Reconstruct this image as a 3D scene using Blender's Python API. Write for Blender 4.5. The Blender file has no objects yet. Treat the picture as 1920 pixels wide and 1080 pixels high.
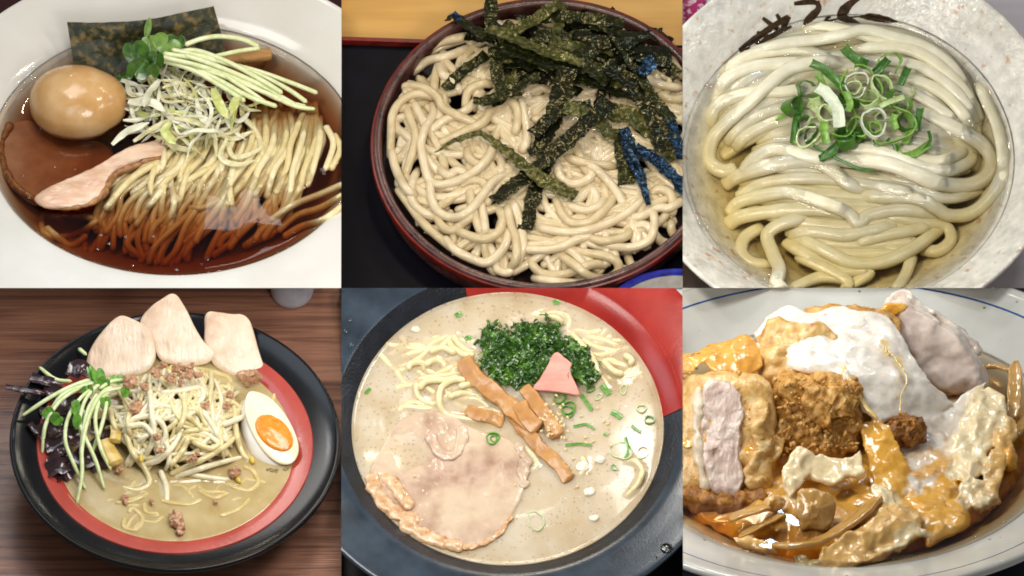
import bpy, bmesh, math, random
import numpy as np
from mathutils import Matrix, Vector

ONLY = globals().get('ONLY')            # test aid: build a subset of the six tables
scene = bpy.context.scene
R = math.radians

# ------------------------------------------------------------------ camera, light, exposure
E0 = 50.0                                # the camera looks 50 degrees down on a counter of six place settings
DIST, S = 60.0, 0.0003                   # 60 m long-lens view, 0.3 mm on the counter per photograph pixel
VD = Vector((0, math.cos(R(E0)), -math.sin(R(E0))))
VU = Vector((0, math.sin(R(E0)), math.cos(R(E0))))
VX = Vector((1, 0, 0)); VN = -VD
CAM = VN * DIST
cd = bpy.data.cameras.new('camera'); cam = bpy.data.objects.new('camera', cd)
scene.collection.objects.link(cam); scene.camera = cam
cd.sensor_width = 36; cd.lens = 36 * DIST / (1920 * S); cd.clip_start = 0.1; cd.clip_end = 200
cam.matrix_world = Matrix((( 1, VU.x, VN.x, CAM.x), (0, VU.y, VN.y, CAM.y), (0, VU.z, VN.z, CAM.z), (0, 0, 0, 1)))

world = bpy.data.worlds.new('World'); scene.world = world; world.use_nodes = True
wb = world.node_tree.nodes['Background']; wb.inputs[0].default_value = (1.0, 0.98, 0.95, 1); wb.inputs[1].default_value = 0.22
scene.view_settings.view_transform = 'Standard'; scene.view_settings.look = 'None'
scene.view_settings.exposure = 0.0; scene.view_settings.gamma = 1.0
scene.cycles.use_denoising = True; scene.cycles.filter_width = 1.8
scene.cycles.max_bounces = 8; scene.cycles.transparent_max_bounces = 16
scene.cycles.caustics_reflective = False; scene.cycles.caustics_refractive = False
scene.cycles.sample_clamp_indirect = 4.0

# ------------------------------------------------------------------ the six place settings
class Panel:
    """One place setting: local axes x right, y away along its table, z up; unit = one photograph pixel."""
    def __init__(s, col, row, c, e):
        s.a0, s.b0 = col * 640, row * 540
        s.c = c; s.e = R(e); s.se, s.ce = math.sin(s.e), math.cos(s.e)
        cu, cv = s.a0 + c[0], s.b0 + c[1]
        ray = VD * DIST + VX * ((cu - 960) * S) + VU * ((540 - cv) * S)
        k = -CAM.z / ray.z
        s.o = CAM + ray * k; s.k = S * k
        s.ez = VU * s.ce + VN * s.se; s.ey = VU * s.se - VN * s.ce
        m = Matrix.Identity(4)
        for i, ax in enumerate((VX, s.ey, s.ez)):
            for j in range(3): m[j][i] = ax[j] * s.k
        for j in range(3): m[j][3] = s.o[j]
        s.M = m
        x0, x1 = -c[0] - (60 if col == 0 else 0), 640 - c[0] + (60 if col == 2 else 0)
        t0, t1 = c[1] + (60 if row == 0 else 0), 540 - c[1] + (60 if row == 1 else 0)
        s.planes = [((x0, 0, 0), (-1, 0, 0)), ((x1, 0, 0), (1, 0, 0)),
                    ((0, s.se * t0, s.ce * t0), (0, s.se, s.ce)),
                    ((0, -s.se * t1, -s.ce * t1), (0, -s.se, -s.ce))]
    def pt(s, a, b, z=0.0):
        return (a - s.c[0], ((s.c[1] - b) - z * s.ce) / s.se, z)
    def pts(s, ab, z=0.0):
        ab = np.asarray(ab, float); z = np.broadcast_to(np.asarray(z, float), (len(ab),))
        return np.stack([ab[:, 0] - s.c[0], ((s.c[1] - ab[:, 1]) - z * s.ce) / s.se, z], 1)
    def light(s, name, a, d, h, size, power, col=(1, .96, .9), target=(0, 0, 0), size_y=None, spread=None):
        """area lamp at local (a, d, h) aimed at a local point"""
        ld = bpy.data.lights.new(name, 'AREA'); ld.energy = power; ld.color = col
        ld.size = size * s.k
        if size_y: ld.shape = 'RECTANGLE'; ld.size_y = size_y * s.k
        if spread: ld.spread = R(spread)
        o = bpy.data.objects.new(name, ld); scene.collection.objects.link(o)
        p = s.M @ Vector((a, d, h)); t = s.M @ Vector(target)
        o.matrix_world = Matrix.Translation(p) @ (p - t).to_track_quat('Z', 'Y').to_matrix().to_4x4()
        return o

P1 = Panel(0, 0, (327, 288), 43)
P2 = Panel(1, 0, (385, 285), 57)
P3 = Panel(2, 0, (310, 303), 61)
P4 = Panel(0, 1, (328, 300), 51.5)
P5 = Panel(1, 1, (312, 265), 61)
P6 = Panel(2, 1, (300, 290), 36)

LAMPS = [  # panel, name, x, y, z, size, power, colour, size_y
    (P1, 'key_lamp', -250, 150, 900, 420, 2.5, (1, .96, .9), None),
    (P1, 'glint_lamp', 110, 800, 900, 110, 0.06, (1, .97, .92), 45),  # rectangle standing for a window mirrored in the soup
    (P1, 'glint_lamp', -300, 900, 700, 40, 0.25, (1, .88, .7), None),
    (P1, 'glint_lamp', 420, 500, 800, 40, 0.25, (1, .88, .7), None),
    (P2, 'key_lamp', -120, 100, 900, 110, 1.3, (1, .87, .66), None),
    (P2, 'glint_lamp', 420, 420, 600, 60, 0.4, (.45, .68, 1), None),  # blue lamp added for sky glints on the nori
    (P2, 'glint_lamp', 40, 700, 900, 90, 1.0, (1, .93, .72), None),  # added behind the heap for glints on nori and noodles
    (P3, 'key_lamp', -300, -250, 900, 240, 1.45, (1, .95, .85), None),
    (P3, 'glint_lamp', 620, 150, 800, 60, 0.5, (1, 1, 1), None),
    (P3, 'glint_lamp', -480, 620, 700, 60, 0.5, (1, 1, 1), None),
    (P3, 'glint_lamp', 300, 900, 800, 40, 0.25, (1, 1, 1), None),  # added at the back for wet glints on the noodles
    (P4, 'key_lamp', 150, -150, 900, 300, 3.0, (1, .96, .9), None),
    (P4, 'glint_lamp', -350, 800, 800, 60, 0.4, (.9, .95, 1), None),
    (P5, 'key_lamp', -150, -250, 900, 300, 3.2, (1, .97, .93), None),
    (P5, 'window_lamp', -900, 300, 600, 500, 1.6, (.75, .87, 1), None),
    (P5, 'glint_lamp', -230, 430, 900, 40, 0.12, (1, .9, .7), None),
    (P6, 'key_lamp', -300, 0, 900, 240, 2.1, (1, .96, .88), None),
    (P6, 'window_lamp', 150, 300, 850, 160, 0.9, (.9, .95, 1), 90),
]  # added: one unseen key per setting, small lamps for glints
for p_, n_, x_, y_, z_, sz_, pw_, cl_, sy_ in LAMPS:
    p_.light(n_, x_, y_, z_, sz_, pw_ * .14, cl_, (0, 0, 0), sy_)

# ------------------------------------------------------------------ small maths
def lin(c):
    if isinstance(c, str):
        c = c.lstrip('#'); c = [int(c[i:i + 2], 16) / 255 for i in (0, 2, 4)]
    return tuple(x / 12.92 if x <= .04045 else ((x + .055) / 1.055) ** 2.4 for x in c[:3]) + (1.0,)

def _hash(ix, iy, iz, seed):
    h = (ix * 374761393 + iy * 668265263 + iz * 1274126177 + seed * 974634593) & 0xffffffff
    h = ((h ^ (h >> 13)) * 1103515245) & 0xffffffff
    h = (h ^ (h >> 16)) & 0xffff
    return h / 65535.0
_ROT = np.array(Matrix.Rotation(.7, 3, (1, 2, 3)) @ Matrix.Rotation(1.1, 3, (3, -1, 1)))
def noise(p, scale=1.0, seed=0):
    """value noise in -1..1 at points p (n,3)"""
    p = np.asarray(p, float) @ _ROT / scale
    i = np.floor(p).astype(np.int64); f = p - i; f = f * f * (3 - 2 * f); r = 0
    for dx in (0, 1):
        for dy in (0, 1):
            for dz in (0, 1):
                w = (f[:, 0] if dx else 1 - f[:, 0]) * (f[:, 1] if dy else 1 - f[:, 1]) * (f[:, 2] if dz else 1 - f[:, 2])
                r = r + w * _hash(i[:, 0] + dx, i[:, 1] + dy, i[:, 2] + dz, seed)
    return r * 2 - 1
def fbm(p, scale=1.0, seed=0, oct=3):
    r = 0; a = 1.0
    for k in range(oct):
        r = r + a * noise(p, scale / 2 ** k, seed + 17 * k); a *= .5
    return r
def spline(c, step=3.0, closed=False):
    """Catmull-Rom through control points, resampled evenly; works in 2-D or 3-D"""
    c = np.asarray(c, float)
    if closed: c = np.vstack([c[-1:], c, c[:2]])
    else: c = np.vstack([2 * c[:1] - c[1:2], c, 2 * c[-1:] - c[-2:-1]])
    out = []
    t = np.linspace(0, 1, 16, endpoint=False)[:, None]
    for i in range(1, len(c) - 2):
        p0, p1, p2, p3 = c[i - 1], c[i], c[i + 1], c[i + 2]
        out.append(.5 * (2 * p1 + (p2 - p0) * t + (2 * p0 - 5 * p1 + 4 * p2 - p3) * t * t + (3 * p1 - p0 - 3 * p2 + p3) * t ** 3))
    out.append(c[-2:-1]); out = np.vstack(out)
    d = np.r_[0, np.cumsum(np.linalg.norm(np.diff(out, axis=0), axis=1))]
    n = max(3, int(d[-1] / step) + 1); s = np.linspace(0, d[-1], n)
    return np.stack([np.interp(s, d, out[:, k]) for k in range(out.shape[1])], 1)
def smooth(a, w):
    w = int(max(1, w))
    if w < 2 or len(a) < 3: return a
    k = np.hanning(2 * w + 3)[1:-1]; k /= k.sum()
    ap = np.r_[np.full(w, a[0]), a, np.full(w, a[-1])]
    return np.convolve(ap, k, 'valid')[:len(a)]

# ------------------------------------------------------------------ shapes: each returns (verts, faces) in local pixels
def frames(p, up=(0, 0, 1)):
    t = np.gradient(p, axis=0); t /= np.linalg.norm(t, axis=1)[:, None] + 1e-9
    up = np.broadcast_to(np.asarray(up, float), p.shape)
    s = np.cross(up, t); n = np.linalg.norm(s, axis=1)[:, None]
    for i in range(len(s)):
        if n[i] < .15: s[i] = s[i - 1] if i else (1, 0, 0)
    s /= np.linalg.norm(s, axis=1)[:, None] + 1e-9
    return t, s, np.cross(t, s)
def tube(p, r, sides=8, flat=1.0, square=0.0, roll=None, ends=1.0, up=(0, 0, 1)):
    """sweep; flat = height/width, square>0 squares the section, roll = twist in radians per point"""
    p = np.asarray(p, float); n = len(p); t, s, u = frames(p, up)
    r = np.broadcast_to(np.asarray(r, float), (n,)).copy()
    d = np.r_[0, np.cumsum(np.linalg.norm(np.diff(p, axis=0), axis=1))]; L = d[-1]
    if ends > 0:
        q = np.clip(np.minimum(d, L - d) / (r * ends + 1e-6), 0, 1); r = r * np.sqrt(np.clip(1 - (1 - q) ** 2, .02, 1))
    th = np.linspace(0, 2 * math.pi, sides, endpoint=False); cx, cy = np.cos(th), np.sin(th)
    if square:
        m = 1 / np.maximum(np.abs(cx), np.abs(cy)); m = 1 + (m - 1) * square; cx, cy = cx * m, cy * m
    if roll is not None:
        roll = np.broadcast_to(np.asarray(roll, float), (n,)); c, q = np.cos(roll)[:, None], np.sin(roll)[:, None]
        s, u = s * c + u * q, u * c - s * q
    v = p[:, None] + r[:, None, None] * (cx[None, :, None] * s[:, None] + flat * cy[None, :, None] * u[:, None])
    v = v.reshape(-1, 3); f = []
    for i in range(n - 1):
        for j in range(sides):
            a, b = i * sides + j, i * sides + (j + 1) % sides
            f.append((a, b, b + sides, a + sides))
    f.append(tuple(range(sides))[::-1]); f.append(tuple(range((n - 1) * sides, n * sides)))
    return v, f
def ribbon(p, w, th, nw=3, up=(0, 0, 1), roll=None, curl=0.0, edge=0.0, seed=0):
    """thin strip with real thickness; curl bends its section, edge = raggedness"""
    p = np.asarray(p, float); n = len(p); t, s, u = frames(p, up)
    if roll is not None:
        roll = np.broadcast_to(np.asarray(roll, float), (n,)); c, q = np.cos(roll)[:, None], np.sin(roll)[:, None]
        s, u = s * c + u * q, u * c - s * q
    w = np.broadcast_to(np.asarray(w, float), (n,)); x = np.linspace(-1, 1, nw + 1)
    wob = np.ones((n, nw + 1))
    if edge:
        e = noise(np.stack([p[:, 0], p[:, 1], np.full(n, seed * 9.1)], 1), 7, seed); wob[:, 0] += edge * e
        e = noise(np.stack([p[:, 0], p[:, 1], np.full(n, seed * 5.7 + 40)], 1), 7, seed); wob[:, -1] += edge * e
    off = (x[None] * w[:, None] / 2 * wob)
    top = p[:, None] + off[..., None] * s[:, None] + (curl * (x ** 2)[None] * w[:, None])[..., None] * u[:, None]
    a = top + u[:, None] * th / 2; b = top - u[:, None] * th / 2
    k = nw + 1; v = np.concatenate([a.reshape(-1, 3), b.reshape(-1, 3)]); o = n * k; f = []
    for i in range(n - 1):
        for j in range(nw):
            q = i * k + j
            f.append((q, q + k, q + k + 1, q + 1)); f.append((o + q, o + q + 1, o + q + k + 1, o + q + k))
        q = i * k; f.append((q, o + q, o + q + k, q + k)); q = i * k + nw; f.append((q, q + k, o + q + k, o + q))
    for j in range(nw):
        f.append((j, j + 1, o + j + 1, o + j)); q = (n - 1) * k + j; f.append((q, o + q, o + q + 1, q + 1))
    return v, f
def lathe(prof, segs=96, wob=None):
    """closed profile of (r, z), revolved; the profile is a closed loop unless it starts and ends on the axis"""
    prof = np.asarray(prof, float); n = len(prof)
    th = np.linspace(0, 2 * math.pi, segs, endpoint=False)
    v = np.stack([prof[None, :, 0] * np.cos(th)[:, None], prof[None, :, 0] * np.sin(th)[:, None],
                  np.broadcast_to(prof[None, :, 1], (segs, n))], 2).reshape(-1, 3)
    f = []
    onaxis = prof[0, 0] < 1e-6 and prof[-1, 0] < 1e-6
    for i in range(segs):
        a, b = i * n, ((i + 1) % segs) * n
        for j in range(n - 1 if onaxis else n):
            j2 = (j + 1) % n
            if onaxis and j == 0: f.append((a, b + 1, a + 1)) if False else f.append((0, b + 1, a + 1))
            elif onaxis and j2 == n - 1: f.append((a + j, b + j, n - 1))
            else: f.append((a + j, b + j, b + j2, a + j2))
    return v, f
def rounded(pr, k=3):
    """round a polyline profile by corner cutting"""
    pr = np.asarray(pr, float)
    for _ in range(k):
        q = [pr[0]]
        for i in range(len(pr) - 1):
            q += [pr[i] * .75 + pr[i + 1] * .25, pr[i] * .25 + pr[i + 1] * .75]
        q.append(pr[-1]); pr = np.array(q)
    return pr
def blob(c, r, n=16, amp=0.0, scale=20, seed=0, rot=None, oct=3):
    """ellipsoid with fractal relief"""
    m = n; vs = []; 
    ph = np.linspace(0, math.pi, m + 1)[1:-1]; th = np.linspace(0, 2 * math.pi, 2 * m, endpoint=False)
    P_, T_ = np.meshgrid(ph, th, indexing='ij')
    d = np.stack([np.sin(P_) * np.cos(T_), np.sin(P_) * np.sin(T_), np.cos(P_)], 2).reshape(-1, 3)
    d = np.vstack([d, [[0, 0, 1], [0, 0, -1]]])
    r = np.broadcast_to(np.asarray(r, float), (3,)); v = d * r
    if amp: v = v + d * (amp * fbm(v + np.asarray(c), scale, seed, oct))[:, None]
    if rot is not None: v = v @ np.array(Matrix.Rotation(rot[0], 3, 'X') @ Matrix.Rotation(rot[1], 3, 'Y') @ Matrix.Rotation(rot[2], 3, 'Z')).T
    v = v + np.asarray(c); k = 2 * m; f = []
    for i in range(m - 2):
        for j in range(k): f.append((i * k + j, (i + 1) * k + j, (i + 1) * k + (j + 1) % k, i * k + (j + 1) % k))
    N = len(d)
    for j in range(k):
        f.append((N - 2, j, (j + 1) % k)); f.append((N - 1, (m - 2) * k + (j + 1) % k, (m - 2) * k + j))
    return v, f
def pillow(outline, top, bot, rings=10, round_=0.12, step=4.0, zfun=None, amp=0, scale=20, seed=0):
    """a slice: closed outline (star shaped), thickness from bot to top (numbers), rounded edge; zfun(x, y) lifts it"""
    o = spline(outline, step, True)[:-1]; n = len(o); c = o.mean(0); v = []; f = []
    ts = np.r_[np.linspace(.0, 1 - round_, rings)[1:], 1 - round_ + round_ * np.sin(np.linspace(0, math.pi / 2, 5))[1:]]
    def prof(t): 
        q = np.clip((t - (1 - round_)) / round_, 0, 1); return np.sqrt(np.clip(1 - q * q, 0, 1))
    mid = (top + bot) / 2; h = (top - bot) / 2
    rows = []
    for sgn in (1, -1):
        for t in (ts if sgn > 0 else ts[::-1][1:]):
            xy = c + (o - c) * t
            rows.append(np.column_stack([xy, np.full(n, mid + sgn * h * prof(t))]))
    V = np.vstack(rows); m = len(rows)
    V = np.vstack([V, [[c[0], c[1], top], [c[0], c[1], bot]]])
    if amp: V[:, 2] += amp * fbm(V, scale, seed); 
    if amp: V[:, :2] += .35 * amp * np.stack([fbm(V, scale, seed + 5), fbm(V, scale, seed + 9)], 1)
    if zfun is not None: V[:, 2] += zfun(V[:, 0], V[:, 1])
    for i in range(m - 1):
        for j in range(n): f.append((i * n + j, (i + 1) * n + j, (i + 1) * n + (j + 1) % n, i * n + (j + 1) % n))
    for j in range(n): f.append((m * n, j, (j + 1) % n)); f.append((m * n + 1, (m - 1) * n + (j + 1) % n, (m - 1) * n + j))
    return V, f
def box(x0, x1, y0, y1, z0, z1):
    v = [(x, y, z) for z in (z0, z1) for x, y in ((x0, y0), (x1, y0), (x1, y1), (x0, y1))]
    return np.array(v, float), [(3, 2, 1, 0), (4, 5, 6, 7), (0, 1, 5, 4), (1, 2, 6, 5), (2, 3, 7, 6), (3, 0, 4, 7)]
def join(*ms):
    vs, fs, o = [], [], 0
    for v, f in ms:
        vs.append(v); fs += [tuple(i + o for i in q) for q in f]; o += len(v)
    return np.vstack(vs), fs

# ------------------------------------------------------------------ objects
def setp(o, label=None, cat=None, group=None, kind=None):
    if label: o['label'] = label
    if cat: o['category'] = cat
    if group: o['group'] = group
    if kind: o['kind'] = kind
    return o
def thing(P, name, label, cat, base=(0, 0, 0), group=None):
    o = bpy.data.objects.new(name, None); scene.collection.objects.link(o)
    o.empty_display_size = 10
    o.matrix_world = P.M @ Matrix.Translation(Vector(base)); o['_b'] = tuple(map(float, base))
    return setp(o, label, cat, group)
def put(P, name, vf, mat, parent=None, label=None, cat=None, group=None, kind=None, smooth_=True, clip=True, base=None, vcol=None):
    """one mesh object (a thing when parent is None), cut flush at the edges of its place setting"""
    v, f = vf; v = np.asarray(v, float)
    if parent is not None: base = np.array(parent['_b'])
    elif base is None: base = np.array([v[:, 0].mean(), v[:, 1].mean(), v[:, 2].min()])
    base = np.asarray(base, float)
    cut = []
    if clip:
        for co, no in P.planes:
            d = (v - np.array(co)) @ np.array(no)
            if d.min() > -1e-6: return None
            if d.max() > 1e-6: cut.append((co, no))
    me = bpy.data.meshes.new(name); me.from_pydata((v - base).tolist(), [], f)
    if vcol is not None: me.color_attributes.new('col', 'FLOAT_COLOR', 'POINT').data.foreach_set('color', np.column_stack([vcol, np.ones(len(v))]).ravel())
    if True:
        bm = bmesh.new(); bm.from_mesh(me)
        for co, no in cut:
            r = bmesh.ops.bisect_plane(bm, geom=bm.verts[:] + bm.edges[:] + bm.faces[:], dist=1e-5,
                                       plane_co=Vector(co) - Vector(base), plane_no=Vector(no), clear_outer=True)
            e = [g for g in r['geom_cut'] if isinstance(g, bmesh.types.BMEdge) and g.is_valid]
            if e:
                try: 
                    bmesh.ops.triangle_fill(bm, edges=e, use_beauty=True)
                except Exception: pass
        if not bm.verts: bm.free(); return None
        bmesh.ops.recalc_face_normals(bm, faces=bm.faces[:])
        bm.to_mesh(me); bm.free()
    if smooth_:
        me.polygons.foreach_set('use_smooth', [True] * len(me.polygons))
        if smooth_ != 'all': me.set_sharp_from_angle(angle=R(50))
    me.materials.append(mat)
    o = bpy.data.objects.new(name, me); scene.collection.objects.link(o)
    if parent is not None:
        o.parent = parent
        if parent.type == 'MESH' and parent.parent is None: base = np.array(parent['_b'])
    else: o.matrix_world = P.M @ Matrix.Translation(Vector(base))
    o['_b'] = tuple(map(float, base))
    return setp(o, label, cat, group, kind)

# ------------------------------------------------------------------ procedural materials (object coordinates are photograph pixels)
def nodes(name):
    m = bpy.data.materials.new(name); m.use_nodes = True; nt = m.node_tree
    b = nt.nodes['Principled BSDF']; return m, nt, b
def N(nt, t, **kw):
    n = nt.nodes.new('ShaderNode' + t)
    for k, v in kw.items():
        if k in n.inputs: n.inputs[k].default_value = v
        else: setattr(n, k, v)
    return n
def ramp(nt, fac, stops, interp='LINEAR'):
    r = nt.nodes.new('ShaderNodeValToRGB'); r.color_ramp.interpolation = interp
    e = r.color_ramp.elements
    while len(e) < len(stops): e.new(.5)
    for q, (p, c) in zip(e, stops): q.position = p; q.color = lin(c) if isinstance(c, str) or len(c) == 3 else c
    nt.links.new(fac, r.inputs[0]); return r
def tex(nt, scale, detail=3, kind='TexNoise', dist=0.0, stretch=None, coord='Object'):
    tc = N(nt, 'TexCoord'); mp = N(nt, 'Mapping'); nt.links.new(tc.outputs[coord], mp.inputs[0])
    st = stretch or (1, 1, 1); mp.inputs['Scale'].default_value = tuple(q / scale for q in st)
    n = nt.nodes.new('ShaderNode' + kind); n.inputs['Scale'].default_value = 1.0
    if 'Detail' in n.inputs: n.inputs['Detail'].default_value = detail
    if 'Distortion' in n.inputs: n.inputs['Distortion'].default_value = dist
    nt.links.new(mp.outputs[0], n.inputs['Vector']); return n
def mat(name, stops, scale=20, rough=.4, detail=4, sss=0.0, srad=(1, .6, .4), sscale=8, spec=.5, coat=0.0, crough=.1,
        bump=0.0, bscale=6, bdetail=3, stint=None, stretch=None, trans=0.0, metallic=0.0, dist=0.0, rvar=0.0, ior=1.45, vor=False, bstretch=None):
    m, nt, b = nodes(name)
    if isinstance(stops, str): stops = [(0, stops), (1, stops)]
    n = tex(nt, scale, detail, dist=dist, stretch=stretch)
    r = ramp(nt, n.outputs[0], stops); nt.links.new(r.outputs[0], b.inputs['Base Color'])
    b.inputs['Roughness'].default_value = rough; b.inputs['Specular IOR Level'].default_value = spec
    b.inputs['IOR'].default_value = ior; b.inputs['Metallic'].default_value = metallic
    if sss:
        b.inputs['Subsurface Weight'].default_value = sss; b.inputs['Subsurface Radius'].default_value = srad
        b.inputs['Subsurface Scale'].default_value = sscale * S
    if stint: b.inputs['Specular Tint'].default_value = stint
    if coat: b.inputs['Coat Weight'].default_value = coat; b.inputs['Coat Roughness'].default_value = crough
    if trans: b.inputs['Transmission Weight'].default_value = trans
    if bump:
        t = tex(nt, bscale, bdetail, stretch=bstretch) if not vor else tex(nt, bscale, 0, 'TexVoronoi')
        bp = N(nt, 'Bump'); bp.inputs['Strength'].default_value = min(1, bump); bp.inputs['Distance'].default_value = bscale * .3 * S * max(1, bump)
        nt.links.new(t.outputs[0], bp.inputs['Height']); nt.links.new(bp.outputs[0], b.inputs['Normal'])
        if coat: nt.links.new(bp.outputs[0], b.inputs['Coat Normal'])
    if rvar:
        t = tex(nt, scale * .6, 3); mr = N(nt, 'MapRange'); mr.inputs['To Min'].default_value = max(0, rough - rvar); mr.inputs['To Max'].default_value = rough + rvar
        nt.links.new(t.outputs[0], mr.inputs[0]); nt.links.new(mr.outputs[0], b.inputs['Roughness'])
    return m
def liquid(name, absorb, density, rough=.02, tint='#ffffff', bump=0.0, bscale=60):
    """clear soup: straight-through surface with a mirror sheen, coloured by depth"""
    m, nt, b = nodes(name); nt.nodes.remove(b); out = nt.nodes['Material Output']
    tr = N(nt, 'BsdfTransparent', Color=lin(tint)); gl = N(nt, 'BsdfGlossy', Roughness=rough)
    fr = N(nt, 'Fresnel', IOR=1.34); mx = N(nt, 'MixShader')
    nt.links.new(fr.outputs[0], mx.inputs[0]); nt.links.new(tr.outputs[0], mx.inputs[1]); nt.links.new(gl.outputs[0], mx.inputs[2])
    if bump:
        t = tex(nt, bscale, 2); bp = N(nt, 'Bump'); bp.inputs['Strength'].default_value = bump; bp.inputs['Distance'].default_value = 4 * S
        nt.links.new(t.outputs[0], bp.inputs['Height']); nt.links.new(bp.outputs[0], gl.inputs['Normal']); nt.links.new(bp.outputs[0], fr.inputs['Normal'])
    nt.links.new(mx.outputs[0], out.inputs['Surface'])
    va = N(nt, 'VolumeAbsorption', Color=lin(absorb), Density=density / S); nt.links.new(va.outputs[0], out.inputs['Volume'])
    return m

# ------------------------------------------------------------------ laying soft things on one another
class Heap:
    """height map of what already lies on a table, so that the next strand rests on it"""
    def __init__(s, P, size=460, res=2.0, base=None):
        s.P, s.size, s.res = P, size, res; s.n = int(2 * size / res)
        g = (np.arange(s.n) + .5) * res - size; s.X, s.Y = np.meshgrid(g, g, indexing='ij')
        s.H = base(s.X, s.Y).astype(float) if base else np.zeros((s.n, s.n))
    def idx(s, x, y):
        return (np.clip(((x + s.size) / s.res).astype(int), 0, s.n - 1), np.clip(((y + s.size) / s.res).astype(int), 0, s.n - 1))
    def at(s, x, y):
        return s.H[s.idx(np.asarray(x, float), np.asarray(y, float))]
    def height(s, xy, w):
        h = s.at(xy[:, 0], xy[:, 1])
        for k in range(8):
            a = k * math.pi / 4; h = np.maximum(h, s.at(xy[:, 0] + .6 * w * math.cos(a), xy[:, 1] + .6 * w * math.sin(a)) - .25 * w)
        return h
    def lay(s, ab, r, flat=1.0, sink=.6, step=3.0, stiff=4.0, img=True, lift=0.0, stamp=True, maxh=1e9, offs=None):
        """ab: path in panel pixels (img) or local xy; returns the 3-D centre line resting on the heap"""
        ab = spline(ab, step); n = len(ab); z = np.zeros(n); h = r * flat
        for it in range(6 if img else 1):
            xy = s.P.pts(ab, z)[:, :2] if img else ab
            zz = np.minimum(s.height(xy, r), maxh)
            w = int(stiff * r / step)
            env = zz.copy()
            for k in range(1, max(2, w // 2)):
                env[k:] = np.maximum(env[k:], zz[:-k] - .18 * k * step); env[:-k] = np.maximum(env[:-k], zz[k:] - .18 * k * step)
            zz = smooth(env, w) + h * (2 * sink - 1) + lift
            z = zz if it < 2 else .5 * z + .5 * zz
        if offs is not None: z = z + np.interp(np.linspace(0, 1, n), np.linspace(0, 1, len(offs)), offs)
        xy = s.P.pts(ab, z)[:, :2] if img else ab
        if stamp: s.stamp(xy, z, r, flat)
        return np.column_stack([xy, z])
    def stamp(s, xy, z, r, flat=1.0):
        m = int(r / s.res) + 1
        for i in range(-m, m + 1):
            for j in range(-m, m + 1):
                d2 = (i * i + j * j) * s.res ** 2
                if d2 > r * r: continue
                ii = s.idx(xy[:, 0] + i * s.res, xy[:, 1] + j * s.res)
                np.maximum.at(s.H, ii, z + flat * math.sqrt(r * r - d2))
def blur(a, w):
    k = np.hanning(2 * w + 3)[1:-1]; k /= k.sum()
    a = np.apply_along_axis(lambda v: np.convolve(np.pad(v, w, mode='edge'), k, 'valid'), 0, a)
    return np.apply_along_axis(lambda v: np.convolve(np.pad(v, w, mode='edge'), k, 'valid'), 1, a)
def pool(r, zf, depth, segs=160, rings=90, edge=3.0, inset=6):
    """a closed body of soup of radius r: top surface z = zf(x, y) with a meniscus at the rim"""
    th = np.linspace(0, 2 * math.pi, segs, endpoint=False)
    rr = np.r_[np.linspace(0, 1, rings)[1:] ** .9 * (r - 4), r - 2, r, r + inset]; v = []; f = []
    for q in rr:
        x, y = q * np.cos(th), q * np.sin(th); z = zf(x, y) + edge * math.exp(-max(0, r - q) / 5)
        v.append(np.column_stack([x, y, z]))
    v.append(np.column_stack([(r + inset) * np.cos(th), (r + inset) * np.sin(th), np.full(segs, -3.0)]))
    v.append(np.column_stack([r * .5 * np.cos(th), r * .5 * np.sin(th), np.full(segs, -depth)]))
    m = len(v); V = np.vstack(v + [[[0, 0, float(zf(np.zeros(1), np.zeros(1))[0])], [0, 0, -depth]]])
    for i in range(m - 1):
        for j in range(segs): f.append((i * segs + j, (i + 1) * segs + j, (i + 1) * segs + (j + 1) % segs, i * segs + (j + 1) % segs))
    for j in range(segs): f.append((m * segs, j, (j + 1) % segs)); f.append((m * segs + 1, (m - 1) * segs + (j + 1) % segs, (m - 1) * segs + j))
    return V, f
def ring(c, R_, w, th, tilt=(0, 0), squash=1.0, spin=0.0, arc=1.0, n=22, amp=.06, seed=0):
    """a cut ring of a hollow stalk: thin wall, real height w; arc < 1 leaves it open"""
    t = np.linspace(0, 2 * math.pi * arc, n, endpoint=arc < 1)
    rr = R_ * (1 + amp * np.sin(2 * t + seed) + amp * np.sin(3 * t + 2.1 * seed))
    prof = [(0, -w / 2), (th, -w / 2), (th, w / 2), (0, w / 2)]
    v = np.array([[((r - p) * math.cos(a), (r - p) * math.sin(a) * squash, z) for p, z in prof] for r, a in zip(rr, t)]).reshape(-1, 3)
    f = []
    for i in range(n if arc >= 1 else n - 1):
        a, b = i * 4, ((i + 1) % n) * 4
        for j in range(4): f.append((a + j, b + j, b + (j + 1) % 4, a + (j + 1) % 4))
    if arc < 1: f += [(3, 2, 1, 0), tuple(range(4 * n - 4, 4 * n))]
    m = np.array(Matrix.Rotation(tilt[0], 3, 'X') @ Matrix.Rotation(tilt[1], 3, 'Y') @ Matrix.Rotation(spin, 3, 'Z'))
    return v @ m.T + np.asarray(c, float), f
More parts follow.
